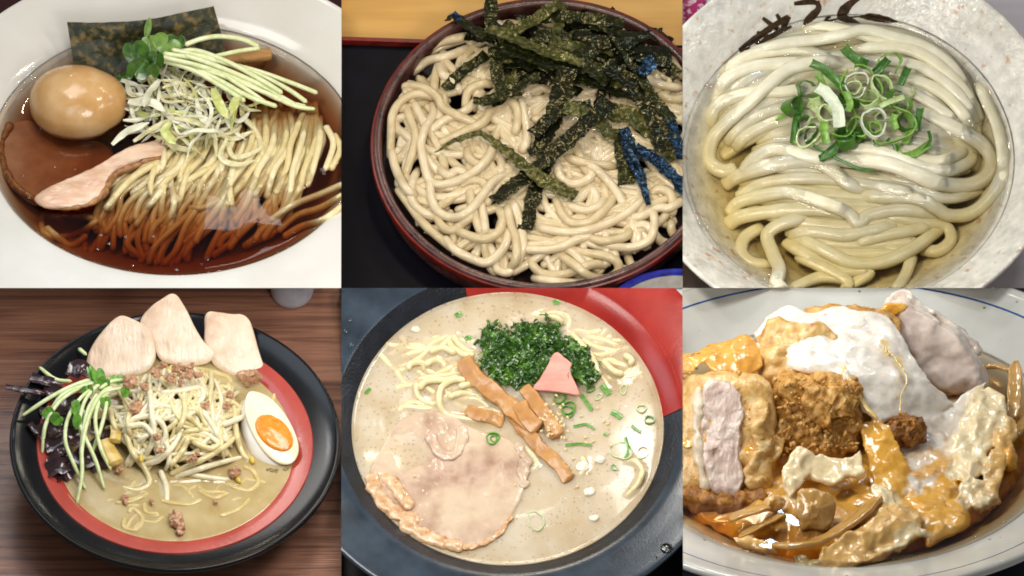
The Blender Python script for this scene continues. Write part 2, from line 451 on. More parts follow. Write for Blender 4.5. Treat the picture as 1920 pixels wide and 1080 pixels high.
def sheet(rows, th=1.5, nu=40, nv=6, amp=0, scale=20, seed=0):
    """a sheet through a list of 3-D rows (top to bottom), each a list of points; real thickness"""
    rs = [spline(r, 1.0) for r in rows]; g = []
    for r in rs:
        k = np.linspace(0, len(r) - 1, nu); g.append(np.stack([np.interp(k, np.arange(len(r)), r[:, j]) for j in range(3)], 1))
    g = np.array(g); t = np.linspace(0, len(g) - 1, nv * (len(g) - 1) + 1); i0 = np.minimum(t.astype(int), len(g) - 2); f_ = (t - i0)[:, None, None]
    f_ = f_ if len(g) == 2 else f_
    g = g[i0] * (1 - f_) + g[i0 + 1] * f_; m = len(g)
    du = np.gradient(g, axis=1); dv = np.gradient(g, axis=0); n = np.cross(du, dv); n /= np.linalg.norm(n, axis=2)[..., None] + 1e-9
    if amp: g = g + n * (amp * fbm(g.reshape(-1, 3), scale, seed)).reshape(m, nu, 1)
    a = (g + n * th / 2).reshape(-1, 3); b = (g - n * th / 2).reshape(-1, 3); o = m * nu; f = []
    for i in range(m - 1):
        for j in range(nu - 1):
            q = i * nu + j; f.append((q, q + 1, q + nu + 1, q + nu)); f.append((o + q, o + q + nu, o + q + nu + 1, o + q + 1))
    for j in range(nu - 1):
        f.append((j, o + j, o + j + 1, j + 1)); q = (m - 1) * nu + j; f.append((q, q + 1, o + q + 1, o + q))
    for i in range(m - 1):
        q = i * nu; f.append((q, q + nu, o + q + nu, o + q)); q = i * nu + nu - 1; f.append((q, o + q, o + q + nu, q + nu))
    return np.vstack([a, b]), f
def leaf(P, c, w, h, rot=0.0, tilt=(0, 0), cup=.15, th=1.2, shape='heart'):
    """a seed leaf facing the viewer, tilted; returns a thin cupped blade"""
    if shape == 'heart': o = [(0, -.5), (.35, -.35), (.5, .05), (.38, .42), (.12, .48), (0, .36), (-.12, .48), (-.38, .42), (-.5, .05), (-.35, -.35)]
    else: o = [(0, -.5), (.3, -.3), (.42, .05), (.25, .4), (0, .5), (-.25, .4), (-.42, .05), (-.3, -.3)]
    v, f = pillow([(x * w, y * h) for x, y in o], th, 0, rings=6, step=max(2, w * .08), round_=.06)
    v[:, 2] += cup * ((v[:, 0] / w) ** 2 * 2 + (v[:, 1] / h) ** 2) * w - .06 * w * np.exp(-(v[:, 0] / (.06 * w)) ** 2)
    m = np.array(Matrix.Rotation(tilt[0], 3, 'X') @ Matrix.Rotation(tilt[1], 3, 'Y') @ Matrix.Rotation(rot, 3, 'Z')); v = v @ m.T
    B = np.array([(1, 0, 0), (0, P.se, P.ce), (0, -P.ce, P.se)])
    return v @ B + np.asarray(c, float), f
def hit(P, prof, a, b, ztop):
    """where the line of sight through (a, b) meets the inside of a bowl with inner profile (r, z)"""
    prof = np.asarray(prof, float); x, y0, _ = P.pt(a, b, 0)
    t = np.linspace(ztop / P.se, -300, 1500); z = t * P.se; y = y0 - t * P.ce
    rr = np.hypot(x, y); rp = np.interp(z, prof[:, 1], prof[:, 0])
    k = np.argmax(rr >= rp)
    return np.array([x, y[k], z[k]])
def slab(P, ab, zt, zb, th, rings=10, round_=.12, amp=0, scale=20, seed=0, step=4.0, dome=0.0):
    """a slice whose upper face follows the outline ab (panel pixels), at height zt at its far end, zb at its near end"""
    ab = np.asarray(ab, float); b0, b1 = ab[:, 1].min(), ab[:, 1].max()
    z = zt + (zb - zt) * (ab[:, 1] - b0) / (b1 - b0); p = P.pts(ab, z)
    y0, y1 = P.pt(0, b0, zt)[1], P.pt(0, b1, zb)[1]
    zf = lambda x, y: zb + (zt - zb) * (y - y1) / (y0 - y1)
    v, f = pillow(p[:, :2], 0, -th, rings, round_, step, None, amp, scale, seed)
    if dome:
        c = p[:, :2].mean(0); d = np.hypot(v[:, 0] - c[0], v[:, 1] - c[1]); v[:, 2] += dome * (1 - (d / d.max()) ** 2)
    v[:, 2] += zf(v[:, 0], v[:, 1]); return v, f
def rbox(half, n=28, p=5.0, amp=0, scale=20, seed=0, oct=4):
    """rounded block centred on the origin with fractal relief"""
    v, f = blob((0, 0, 0), 1.0, n); d = v / np.linalg.norm(v, axis=1)[:, None]
    v = d / (np.abs(d) ** p).sum(1)[:, None] ** (1 / p) * np.asarray(half, float)
    if amp:
        q = fbm(v + seed * 37.3, scale, seed, oct); v = v + d * (amp * q)[:, None]
    return v, f
def stand(P, vf, c, phi, spin=0.0, yaw=0.0):
    """tip a shape (u right, v up its face, w out of it) so that its face rises at phi degrees, centre at local c"""
    v, f = vf; a = R(phi); cs, sn = math.cos(spin), math.sin(spin)
    v = np.column_stack([v[:, 0] * cs - v[:, 1] * sn, v[:, 0] * sn + v[:, 1] * cs, v[:, 2]])
    B = np.array([(1, 0, 0), (0, math.cos(a), math.sin(a)), (0, -math.sin(a), math.cos(a))]); v = v @ B
    if yaw: c_, s_ = math.cos(yaw), math.sin(yaw); v = np.column_stack([v[:, 0] * c_ - v[:, 1] * s_, v[:, 0] * s_ + v[:, 1] * c_, v[:, 2]])
    return v + np.asarray(c, float), f
def rough_up(vf, amp, scale, seed=0, oct=4, ridged=False):
    """push a shape's points about with fractal noise in all directions"""
    v, f = vf; d = np.stack([fbm(v, scale, seed + 11 * k, oct) for k in range(3)], 1)
    if ridged: d = np.abs(d) * 2 - .6
    return v + amp * d, f
def fuse(pieces, voxel=3.5, rounds=4):
    """melt several shapes into one continuous skin; each piece's own colour bleeds into its neighbours'"""
    from mathutils.kdtree import KDTree
    v, f = join(*[p[0] for p in pieces]); col = np.vstack([np.tile(lin(p[1])[:3], (len(p[0][0]), 1)) for p in pieces])
    me = bpy.data.meshes.new('melt'); me.from_pydata(v.tolist(), [], f); bm = bmesh.new(); bm.from_mesh(me); bmesh.ops.recalc_face_normals(bm, faces=bm.faces[:]); bm.to_mesh(me); bm.free()
    o = bpy.data.objects.new('melt', me); scene.collection.objects.link(o)
    m = o.modifiers.new('r', 'REMESH'); m.mode = 'VOXEL'; m.voxel_size = voxel
    m = o.modifiers.new('s', 'SMOOTH'); m.iterations = rounds; m.factor = .5
    dg = bpy.context.evaluated_depsgraph_get(); e = o.evaluated_get(dg).to_mesh()
    nv = np.zeros(len(e.vertices) * 3); e.vertices.foreach_get('co', nv); nv = nv.reshape(-1, 3); nf = [tuple(p.vertices) for p in e.polygons]
    o.evaluated_get(dg).to_mesh_clear(); bpy.data.objects.remove(o); bpy.data.meshes.remove(me)
    kd = KDTree(len(v))
    for i, q in enumerate(v): kd.insert(q, i)
    kd.balance(); out = np.zeros((len(nv), 3))
    jit = np.stack([fbm(nv, 24, 50 + k) for k in range(3)], 1) * 15
    for i, q in enumerate(nv + jit):
        w = 0; c = 0
        for _, j, d in kd.find_n(q, 12): a = 1 / (d + 6); c = c + col[j] * a; w += a
        out[i] = c / w
    return (nv, nf), out
def milky(name, stops, veil=.22, rough=.12, scale=40, bump=.15, bscale=6, vor=False):
    """cloudy soup: a thin skin that lets a little of what lies just under it show"""
    m = mat(name, stops, scale, rough=rough, bump=bump, bscale=bscale, vor=vor, coat=.5, crough=.04)
    nt = m.node_tree; b = nt.nodes['Principled BSDF']; out = nt.nodes['Material Output']
    tr = N(nt, 'BsdfTransparent'); mx = N(nt, 'MixShader'); mx.inputs[0].default_value = veil
    nt.links.new(b.outputs[0], mx.inputs[1]); nt.links.new(tr.outputs[0], mx.inputs[2]); nt.links.new(mx.outputs[0], out.inputs['Surface'])
    return m
def disc(r, zf, th=.8, segs=180, rings=90, edge=3.0):
    v, f = pool(r, zf, th, segs, rings, edge, inset=3); n = len(v)
    v[-1, 2] = -th; return v, f
def where(c, w=300.0, d=300.0):
    """a phrase for the place of a strand in its bowl, and for its shape"""
    c = np.asarray(c); x, y = c[:, 0].mean(), c[:, 1].mean(); r = math.hypot(x / w, y / d)
    L = np.linalg.norm(np.diff(c, axis=0), axis=1).sum(); q = np.linalg.norm(c[-1] - c[0]) / max(L, 1)
    shape = 'straight' if q > .96 else 'gently curved' if q > .75 else 'strongly bent' if q > .4 else 'looped'
    size = 'short' if L < 110 else 'long' if L > 300 else ''
    if r < .22: pl = 'at the middle'
    else:
        k = int(round(math.atan2(y / d, x / w) / (math.pi / 4))) % 8
        pl = ('at the right', 'at the back right', 'at the back', 'at the back left', 'at the left', 'at the front left', 'at the front', 'at the front right')[k]
        if r > .72: pl += ' rim'
    return (size + ' ' + shape).strip(), pl
def T(pts, k=.5):
    """coordinates read from a view enlarged twice"""
    return [(x * k, y * k) for x, y in pts]
def on(i):
    return ONLY is None or i in ONLY
# ================================================================== shoyu ramen in a white bowl (left of the upper row)
def build_shoyu(P):
    rnd = random.Random(5)
    m_bowl = mat('white_porcelain', [(.3, '#cfccc4'), (.7, '#dad8d2')], 150, rough=.12, coat=.3, crough=.05)
    m_soup = liquid('soy_broth', '#e0b26a', .05, .02)
    m_nd = [mat('ramen_dough', [(.3, '#cdb880'), (.7, '#dccd9c')], 14, rough=.3, sss=.35, sscale=4, srad=(1, .8, .5), coat=.3, crough=.08, bump=.2, bscale=4),
            mat('ramen_dough_pale', [(.3, '#d6c593'), (.7, '#e3d7af')], 14, rough=.3, sss=.35, sscale=4, srad=(1, .8, .5), coat=.3, crough=.08, bump=.2, bscale=4)]
    m_egg = mat('soy_marinated_egg', [(.22, '#ac7e48'), (.42, '#c2965e'), (.6, '#cca674'), (.78, '#d6b68c')], 60, rough=.22, sss=.4, sscale=10, srad=(1, .65, .4), coat=.3, crough=.1, bump=.12, bscale=18)
    m_pork2 = mat('soy_stained_pork', [(.3, '#b89a88'), (.7, '#d2b6a4')], 30, rough=.4, bump=.2, bscale=8)
    m_pork = mat('pale_pink_pork', [(.25, '#c49a7c'), (.45, '#d6b094'), (.6, '#e2c6ac'), (.75, '#cf9f86')], 34, rough=.3, sss=.3, sscale=6, srad=(1, .5, .4), coat=.25, bump=.5, bscale=7, bdetail=5, stretch=(.5, 1.5, 1), bstretch=(.5, 1.6, 1))
    m_rind = mat('browned_pork_rind', [(.3, '#6b4020'), (.55, '#9a6a3c'), (.75, '#b98a58')], 10, rough=.35, coat=.3, bump=.6, bscale=6, sss=.1, sscale=4)
    m_nori = mat('nori_sheet', [(.3, '#12160b'), (.5, '#30331a'), (.7, '#7a6438')], 16, rough=.45, detail=6, bump=.7, bscale=6, bdetail=5, rvar=.12)
    m_leek = [mat('leek_white', [(.3, '#d2d0b0'), (.7, '#e6e4cf')], 10, rough=.3, sss=.45, sscale=4, srad=(1, 1, .7), coat=.3, stretch=(.4, 1.5, 1)),
              mat('leek_cream', [(.3, '#c6bd8c'), (.7, '#dcd5b0')], 10, rough=.3, sss=.45, sscale=4, srad=(1, 1, .7), coat=.3),
              mat('leek_green', [(.3, '#b4bc66'), (.7, '#d2d490')], 10, rough=.3, sss=.45, sscale=4, srad=(.9, 1, .5), coat=.3)]
    m_stem = mat('sprout_stem', [(.3, '#ccd398'), (.7, '#e4e8c2')], 14, rough=.28, sss=.4, sscale=4, srad=(.9, 1, .5), coat=.3)
    m_leaf = [mat('sprout_leaf', [(.3, '#24420f'), (.7, '#48701f')], 12, rough=.22, sss=.25, sscale=3, srad=(.6, 1, .2), coat=.4, bump=.15, bscale=6),
              mat('sprout_leaf_light', [(.3, '#557a2c'), (.7, '#7d9c4c')], 12, rough=.25, sss=.25, sscale=3, srad=(.6, 1, .2), coat=.3)]
    m_men = mat('menma_bamboo', [(.3, '#9a6d3a'), (.7, '#bd9058')], 12, rough=.3, coat=.3, sss=.2, sscale=4, stretch=(.3, 1.5, 1))
    m_tab = mat('dark_red_table', [(.3, '#2a0d10'), (.7, '#4a161b')], 80, rough=.5)
    m_oil = liquid('oil_droplet', '#fff2c0', .01, .02)
    put(P, 'table_top', box(-900, 900, -900, 1300, -190, -150), m_tab, kind='structure')
    inner = [(0, -84), (180, -78), (295, -44), (337, 0), (348, 14), (372, 26), (452, 60)]
    prof = np.vstack([rounded(inner, 2), rounded([(453, 61), (458, 62), (460, 58), (455, 52), (370, 0), (290, -96), (170, -138), (165, -149), (0, -149)], 2)])
    t = thing(P, 'white_ramen_bowl', 'white porcelain bowl with a wide flared rim, holding dark brown soup', 'bowl', (0, 0, -149))
    v, f = lathe(prof, 200); r_ = np.hypot(v[:, 0], v[:, 1]) + 1e-6; g = 1 + np.clip(r_ - 350, 0, None) / r_ * 1.5 * np.clip(-v[:, 1] / r_ + .25, 0, 1); v[:, 0] *= g; v[:, 1] *= g; v[:, 2] += np.where(g > 1, 0, 0)
    put(P, 'body', (v, f), m_bowl, t)
    bz = rounded(inner, 2)
    def base(x, y):
        g = 4 - 70 * np.clip((-y - 30) / 230, 0, 1) ** 1.3 - 60 * np.clip((-x - 120) / 120, 0, 1) + 26 * np.exp(-((x - 25) / 100) ** 2 - ((y - 110) / 75) ** 2) - 30 * np.clip((y - 190) / 100, 0, 1)
        return np.maximum(np.minimum(g, 60), np.interp(np.hypot(x, y), bz[:, 0], bz[:, 1]))
    hp = Heap(P, base=base); lab = ('thin yellow ramen noodle folded in the dark soy soup', 'noodle', 'thin noodles in the soy soup'); cnt = [0]
    def nood(pts, r=6.4, k=.5, **kw):
        c = hp.lay(T(pts, k), r, sink=kw.pop('sink', .35), step=4, stiff=3, **kw); i = cnt[0]; cnt[0] += 1
        sh, pl = where(c, 330, 330); put(P, 'ramen_noodle', tube(c, r, 8, flat=.95, square=.3), m_nd[i % 2], None, f'{sh} thin yellow ramen noodle {pl} of the dark soy soup', lab[1], lab[2], smooth_='all')
    gs = [[(650, 545), (560, 590), (470, 640), (420, 710), (385, 790), (365, 870), (350, 950)],
          [(690, 500), (640, 590), (560, 660), (480, 730), (430, 800), (420, 870), (400, 930)],
          [(760, 470), (700, 590), (630, 690), (560, 770), (510, 850), (490, 910), (540, 970)],
          [(860, 440), (800, 570), (730, 680), (670, 780), (620, 860), (590, 930), (560, 990)],
          [(960, 420), (910, 560), (850, 680), (790, 770), (720, 850), (680, 930), (660, 1000)],
          [(1060, 415), (1020, 540), (980, 650), (930, 750), (890, 830), (850, 900), (790, 950)],
          [(1130, 415), (1110, 530), (1080, 640), (1040, 740), (1000, 820), (950, 880), (900, 930)],
          [(1190, 430), (1200, 520), (1180, 620), (1140, 700), (1100, 770), (1060, 830), (1010, 880)]]
    gs = np.array(gs, float)
    for lay_ in range(3):
        n = 24 if lay_ < 2 else 22
        for j in range(n):
            q = (j + rnd.uniform(-.4, .4)) / (n - 1) * (len(gs) - 1); q = min(max(q, 0), len(gs) - 1.001); i = int(q); f = q - i
            g = gs[i] * (1 - f) + gs[i + 1] * f + np.array([[rnd.uniform(-22, 22), rnd.uniform(-9, 9)] for _ in range(7)]); g[0] += (rnd.uniform(-15, 15), rnd.uniform(-40, 10)); g[5:] += (rnd.uniform(-40, 40), 0)
            e = rnd.randint(4, 7) if lay_ > 0 else 7
            nood([tuple(v) for v in g[:e]], rnd.uniform(5.9, 7.2), sink=.2 if lay_ < 2 else .45, offs=(-26, -6, 0, 0, 0, 0, 0, 0))
    for i in range(14):
        x, y = rnd.uniform(560, 1080), rnd.uniform(520, 800); h = rnd.uniform(1.0, 2.9); l = rnd.uniform(70, 130); bd = rnd.uniform(-40, 40)
        nood([(x - l * math.cos(h), y - l * math.sin(h)), (x + bd * math.sin(h), y - bd * math.cos(h)), (x + l * math.cos(h), y + l * math.sin(h))], rnd.uniform(5.6, 6.8), sink=.45, offs=(-14, 0, 0, -14))
    for g in ([(200, 770), (160, 815), (165, 870), (215, 890), (300, 870), (370, 825)], [(170, 850), (230, 900), (270, 920), (330, 880)], [(230, 800), (300, 810), (350, 820)], [(1290, 690), (1200, 730), (1100, 770), (1010, 830)],
              [(1290, 730), (1200, 780), (1110, 810), (1040, 870)], [(1290, 770), (1220, 820), (1130, 850), (1060, 890)], [(1250, 500), (1275, 560), (1240, 640)], [(1220, 470), (1250, 540), (1220, 640)]):
        nood(g, 6.2, sink=.6)
    # --- pork
    t = thing(P, 'sunken_pork_slice', 'round pork slice mostly sunk in the soy soup below the egg', 'pork slice', P.pt(95, 300, -22))
    o = [P.pt(a, b, -14)[:2] for a, b in T([(0, 560), (20, 470), (110, 440), (240, 480), (380, 500), (430, 560), (330, 640), (240, 710), (150, 752), (70, 715), (25, 650)])]
    put(P, 'meat', pillow(o, -13, -26, rings=10, amp=2, scale=30, seed=2, round_=.1, zfun=lambda x, y: -.11 * (x + 320)), m_pork2, t)
    e = spline(T([(40, 460), (4, 540), (10, 610), (50, 690), (100, 730), (150, 752), (200, 745)]), 4)
    c = P.pts(e, -13); put(P, 'rind', tube(c, 8 + 2.5 * noise(c, 14, 3), 8), m_rind, t)
    t = thing(P, 'pork_slice', 'pink sliced pork with a browned edge lying on the noodles', 'pork slice', P.pt(190, 330, 0))
    o = [P.pt(a, b, 16)[:2] for a, b in T([(128, 735), (190, 695), (290, 655), (380, 610), (460, 560), (560, 525), (615, 530), (625, 575), (560, 590), (500, 615), (430, 640), (405, 680), (390, 720), (340, 755), (250, 770), (170, 768)])]
    put(P, 'meat', pillow(o, 20, 0, rings=16, amp=3.2, scale=34, seed=6, round_=.3), m_pork, t, smooth_='all')
    e = spline(T([(615, 588), (560, 600), (500, 625), (440, 650), (405, 690), (385, 730), (330, 768), (240, 782), (160, 776)]), 3); n = len(e)
    c = P.pts(e, np.interp(np.linspace(0, 1, n), [0, .5, 1], [14, 11, 5])); rr = (6.5 + 3 * noise(c, 9, 1)) * np.interp(np.linspace(0, 1, n), [0, .1, .5, .7, 1], [.6, 1.1, 1.1, .7, .4])
    put(P, 'browned_edge', tube(c, rr, 9), m_rind, t)
    # --- egg
    v, f = blob((0, 0, 0), (93, 78, 66), 40); v[:, 0] *= 1 + .0006 * v[:, 0]
    put(P, 'marinated_egg', rough_up((v + np.array(P.pt(142, 193, 20)), f), 1.6, 60, 3), m_egg, label='whole brown soy marinated egg half sunk in the soup', cat='egg', smooth_='all')
    # --- nori sheet
    t3 = lambda pts, z: [P.pt(a, b, z) for a, b in T(pts)]
    put(P, 'nori_sheet', sheet([t3([(250, 82), (400, 84), (560, 72), (690, 45), (800, 22)], 78), t3([(262, 160), (420, 150), (600, 135), (820, 95)], 45), t3([(275, 236), (430, 212), (620, 196), (838, 160)], 16), t3([(330, 290), (450, 280), (640, 260), (850, 215)], -6)], 2.0, 60, 8, amp=2.2, scale=24),
        m_nori, label='dark green nori sheet standing at the back of the white bowl', cat='nori')
    # --- menma
    put(P, 'menma_stick', tube(P.pts(spline(T([(830, 232), (930, 215), (1020, 200)]), 4), 10), 12, 12, flat=.8, square=.8, ends=.3), m_men, label='brown menma bamboo stick behind the sprout stems', cat='menma')
    # --- leek
    hl = Heap(P); hl.H = np.maximum(hp.H, 0); k3 = 'shredded leek heaped on the soy ramen'
    def shred(pts, w, mi, roll=0.0, lift=1.0):
        c = hl.lay(T(pts), max(3.0, w * .2), flat=.45, sink=1.0, step=4, stiff=5, lift=lift, maxh=78); n = len(c)
        c[:, 2] += 3 * noise(c, 22, 4)
        ww = w * .5 * np.interp(np.linspace(0, 1, n), [0, .3, .8, 1], [.5, 1, 1, .15])
        put(P, 'leek_shred', ribbon(c, ww, 1.3, 3, roll=roll + .6 * noise(c, 30, 6), curl=.15, edge=.1, seed=n), m_leek[mi], None, '%s %s leek shred %s of the leek heap' % ((where(c - np.array(P.pt(350, 200, 40)), 120, 90)[0], ('white', 'cream', 'light green')[mi]) + (where(c - np.array(P.pt(350, 200, 40)), 120, 90)[1],)), 'leek shred', k3)
    for i in range(150):
        a0 = rnd.uniform(0, 6.28); d = math.sqrt(rnd.random()); x, y = 700 + 240 * d * math.cos(a0), 400 + 125 * d * math.sin(a0)
        h = rnd.gauss(.45, .9); l = rnd.uniform(40, 95); bend = rnd.uniform(-45, 45)
        p = [(x - l * math.cos(h), y - l * math.sin(h)), (x + bend * math.sin(h), y - bend * math.cos(h)), (x + l * math.cos(h), y + l * math.sin(h))]
        shred(p, rnd.uniform(7, 22), rnd.choice((0, 0, 0, 1, 1, 2)), rnd.uniform(-.8, .8), rnd.uniform(0, 4))
    for p, w, mi in (([(420, 540), (480, 495), (560, 460)], 26, 0), ([(500, 530), (580, 480), (650, 450)], 22, 1), ([(480, 380), (560, 385), (620, 415)], 34, 0), ([(740, 340), (790, 400), (780, 470), (720, 540), (700, 600)], 15, 0), ([(800, 330), (820, 390), (855, 445)], 36, 2),
                     ([(900, 350), (880, 390), (870, 430)], 34, 2), ([(640, 460), (620, 500), (660, 540)], 34, 2), ([(690, 500), (760, 490), (840, 500)], 16, 0), ([(840, 500), (880, 590), (970, 560), (990, 530)], 18, 1), ([(850, 520), (830, 590), (890, 620), (960, 600)], 22, 1), ([(720, 270), (800, 280), (880, 285)], 44, 0), ([(600, 300), (560, 350), (540, 400)], 30, 0)):
        shred(p, w, mi, .2, 4)
    # --- sprouts
    k4 = 'radish sprouts on the soy ramen'
    spr = []; SN = ['pale sprout stem lying lowest of the bundle across the leek', 'pale sprout stem whose tip reaches farthest right over the soup', 'pale sprout stem just inside the farthest one', 'sprout stem at the near side of the bundle, its tip touching the noodles', 'short thick sprout stem on top of the bundle', 'sprout stem in the back of the bundle beside the menma', 'short sprout stem over the front of the leek heap', 'sprout stem buried in the middle of the bundle', 'short sprout stem close behind the leaf cluster', 'nearest short sprout stem, half buried in the leek']
    def sprout(pts, z, r=4.6, lb='pale green sprout stem lying across the leek heap'):
        e = spline(T(pts), 4); n = len(e); c = P.pts(e, np.interp(np.linspace(0, 1, n), np.linspace(0, 1, len(z)), z)); t = thing(P, 'radish_sprout', lb, 'sprout', c[-1], k4); spr.append(put(P, 'stem', tube(c, r, 8, ends=.4), m_stem, t))
    for p, z in (([(600, 212), (760, 250), (900, 300), (1040, 370), (1150, 402)], (72, 70, 52, 26, 6)), ([(610, 200), (780, 225), (950, 262), (1090, 310), (1192, 350)], (74, 72, 52, 26, 8)), ([(640, 185), (800, 222), (960, 275), (1080, 335), (1152, 385)], (74, 72, 54, 30, 10)),
                 ([(660, 225), (850, 290), (1000, 350), (1100, 395), (1185, 412)], (64, 60, 44, 20, 4)), ([(690, 205), (820, 250), (960, 310), (1070, 372), (1110, 395)], (76, 72, 56, 28, 14)), ([(720, 215), (860, 240), (980, 300), (1060, 350)], (66, 66, 50, 30)),
                 ([(700, 245), (820, 300), (930, 360), (1040, 400)], (60, 58, 44, 22)), ([(640, 215), (760, 235), (900, 320), (1010, 395)], (62, 62, 50, 24)), ([(660, 195), (740, 190), (860, 235), (960, 290)], (70, 76, 68, 48)), ([(600, 225), (720, 262), (840, 330), (920, 380)], (60, 62, 52, 40))):
        sprout(p, z, 4.6, SN[len(spr)])
    sprout([(690, 168), (760, 144), (830, 136), (910, 148), (972, 176)], (76, 84, 84, 78, 70), 4.8, 'bent sprout stem arching over in front of the nori')
    sprout([(976, 180), (900, 190), (830, 205), (770, 220)], (70, 70, 70, 70), 4.2, 'lower half of the bent sprout stem beside the menma')
    for i, (a, b, w, h, rot, tl, mi, lb) in enumerate(((508, 200, 78, 70, .3, (-.3, .3), 0, 'large dark green sprout leaf, leftmost of the cluster'), (520, 255, 70, 62, 2.6, (.3, .2), 0, 'dark green sprout leaf hanging lowest of the cluster'), (585, 228, 50, 56, -.2, (.1, -.4), 0, 'small dark green sprout leaf at the joint of the stems'),
            (562, 172, 46, 60, .2, (-.3, -.2), 1, 'light green sprout leaf above the joint of the stems'), (552, 108, 26, 66, -.2, (-.2, .5), 1, 'narrow pale sprout leaf standing highest of the cluster'), (622, 170, 84, 60, -.5, (-.5, .1), 1, 'broad light green sprout leaf right of the joint'), (655, 162, 62, 50, -.2, (-.3, -.2), 0, 'dark green sprout leaf, rightmost of the cluster'),
            (575, 262, 40, 40, 2.8, (.4, -.3), 0, 'small dark green sprout leaf under the joint'), (460, 290, 60, 26, .2, (.2, .2), 0, 'half hidden sprout leaf beside the egg'))):
        put(P, 'leaf', leaf(P, P.pt(a / 2, b / 2, 74 if i < 8 else 20), w * .68, h * .68, rot, tl, shape='heart' if i != 4 else 'oval'), m_leaf[mi], spr[i], lb)
    # --- soup and oil
    up = (hl.H > 2).astype(float); ex, ey, _ = P.pt(142, 193, 20); up = np.maximum(up, ((hl.X - ex) / 88) ** 2 + ((hl.Y - ey) / 73) ** 2 < 1)
    rip = Heap(P); rip.H = 7 * blur(up, 4)
    put(P, 'soup', pool(337, lambda x, y: .8 * noise(np.column_stack([x, y, 0 * x]), 70, 3) + rip.at(x, y), 145, 220, 160, edge=4), m_soup, label='dark brown clear soy soup in the white bowl', cat='soup', smooth_='all')
    ms = []
    for i in range(90):
        a0 = rnd.uniform(0, 6.28); d = 320 * math.sqrt(rnd.random()); x, y = d * math.cos(a0), d * math.sin(a0)
        if y > -20 or rip.at(np.array([x]), np.array([y]))[0] > .5: continue
        r = rnd.uniform(1.5, 4.5); v, f = blob((x, y, 1.2), (r, r, 1.0), 6); ms.append((v, f))
    if ms: put(P, 'oil_droplets', join(*ms), m_oil, kind='stuff', label='small oil droplets floating on the soy soup', cat='oil')
if on(1): build_shoyu(P1)
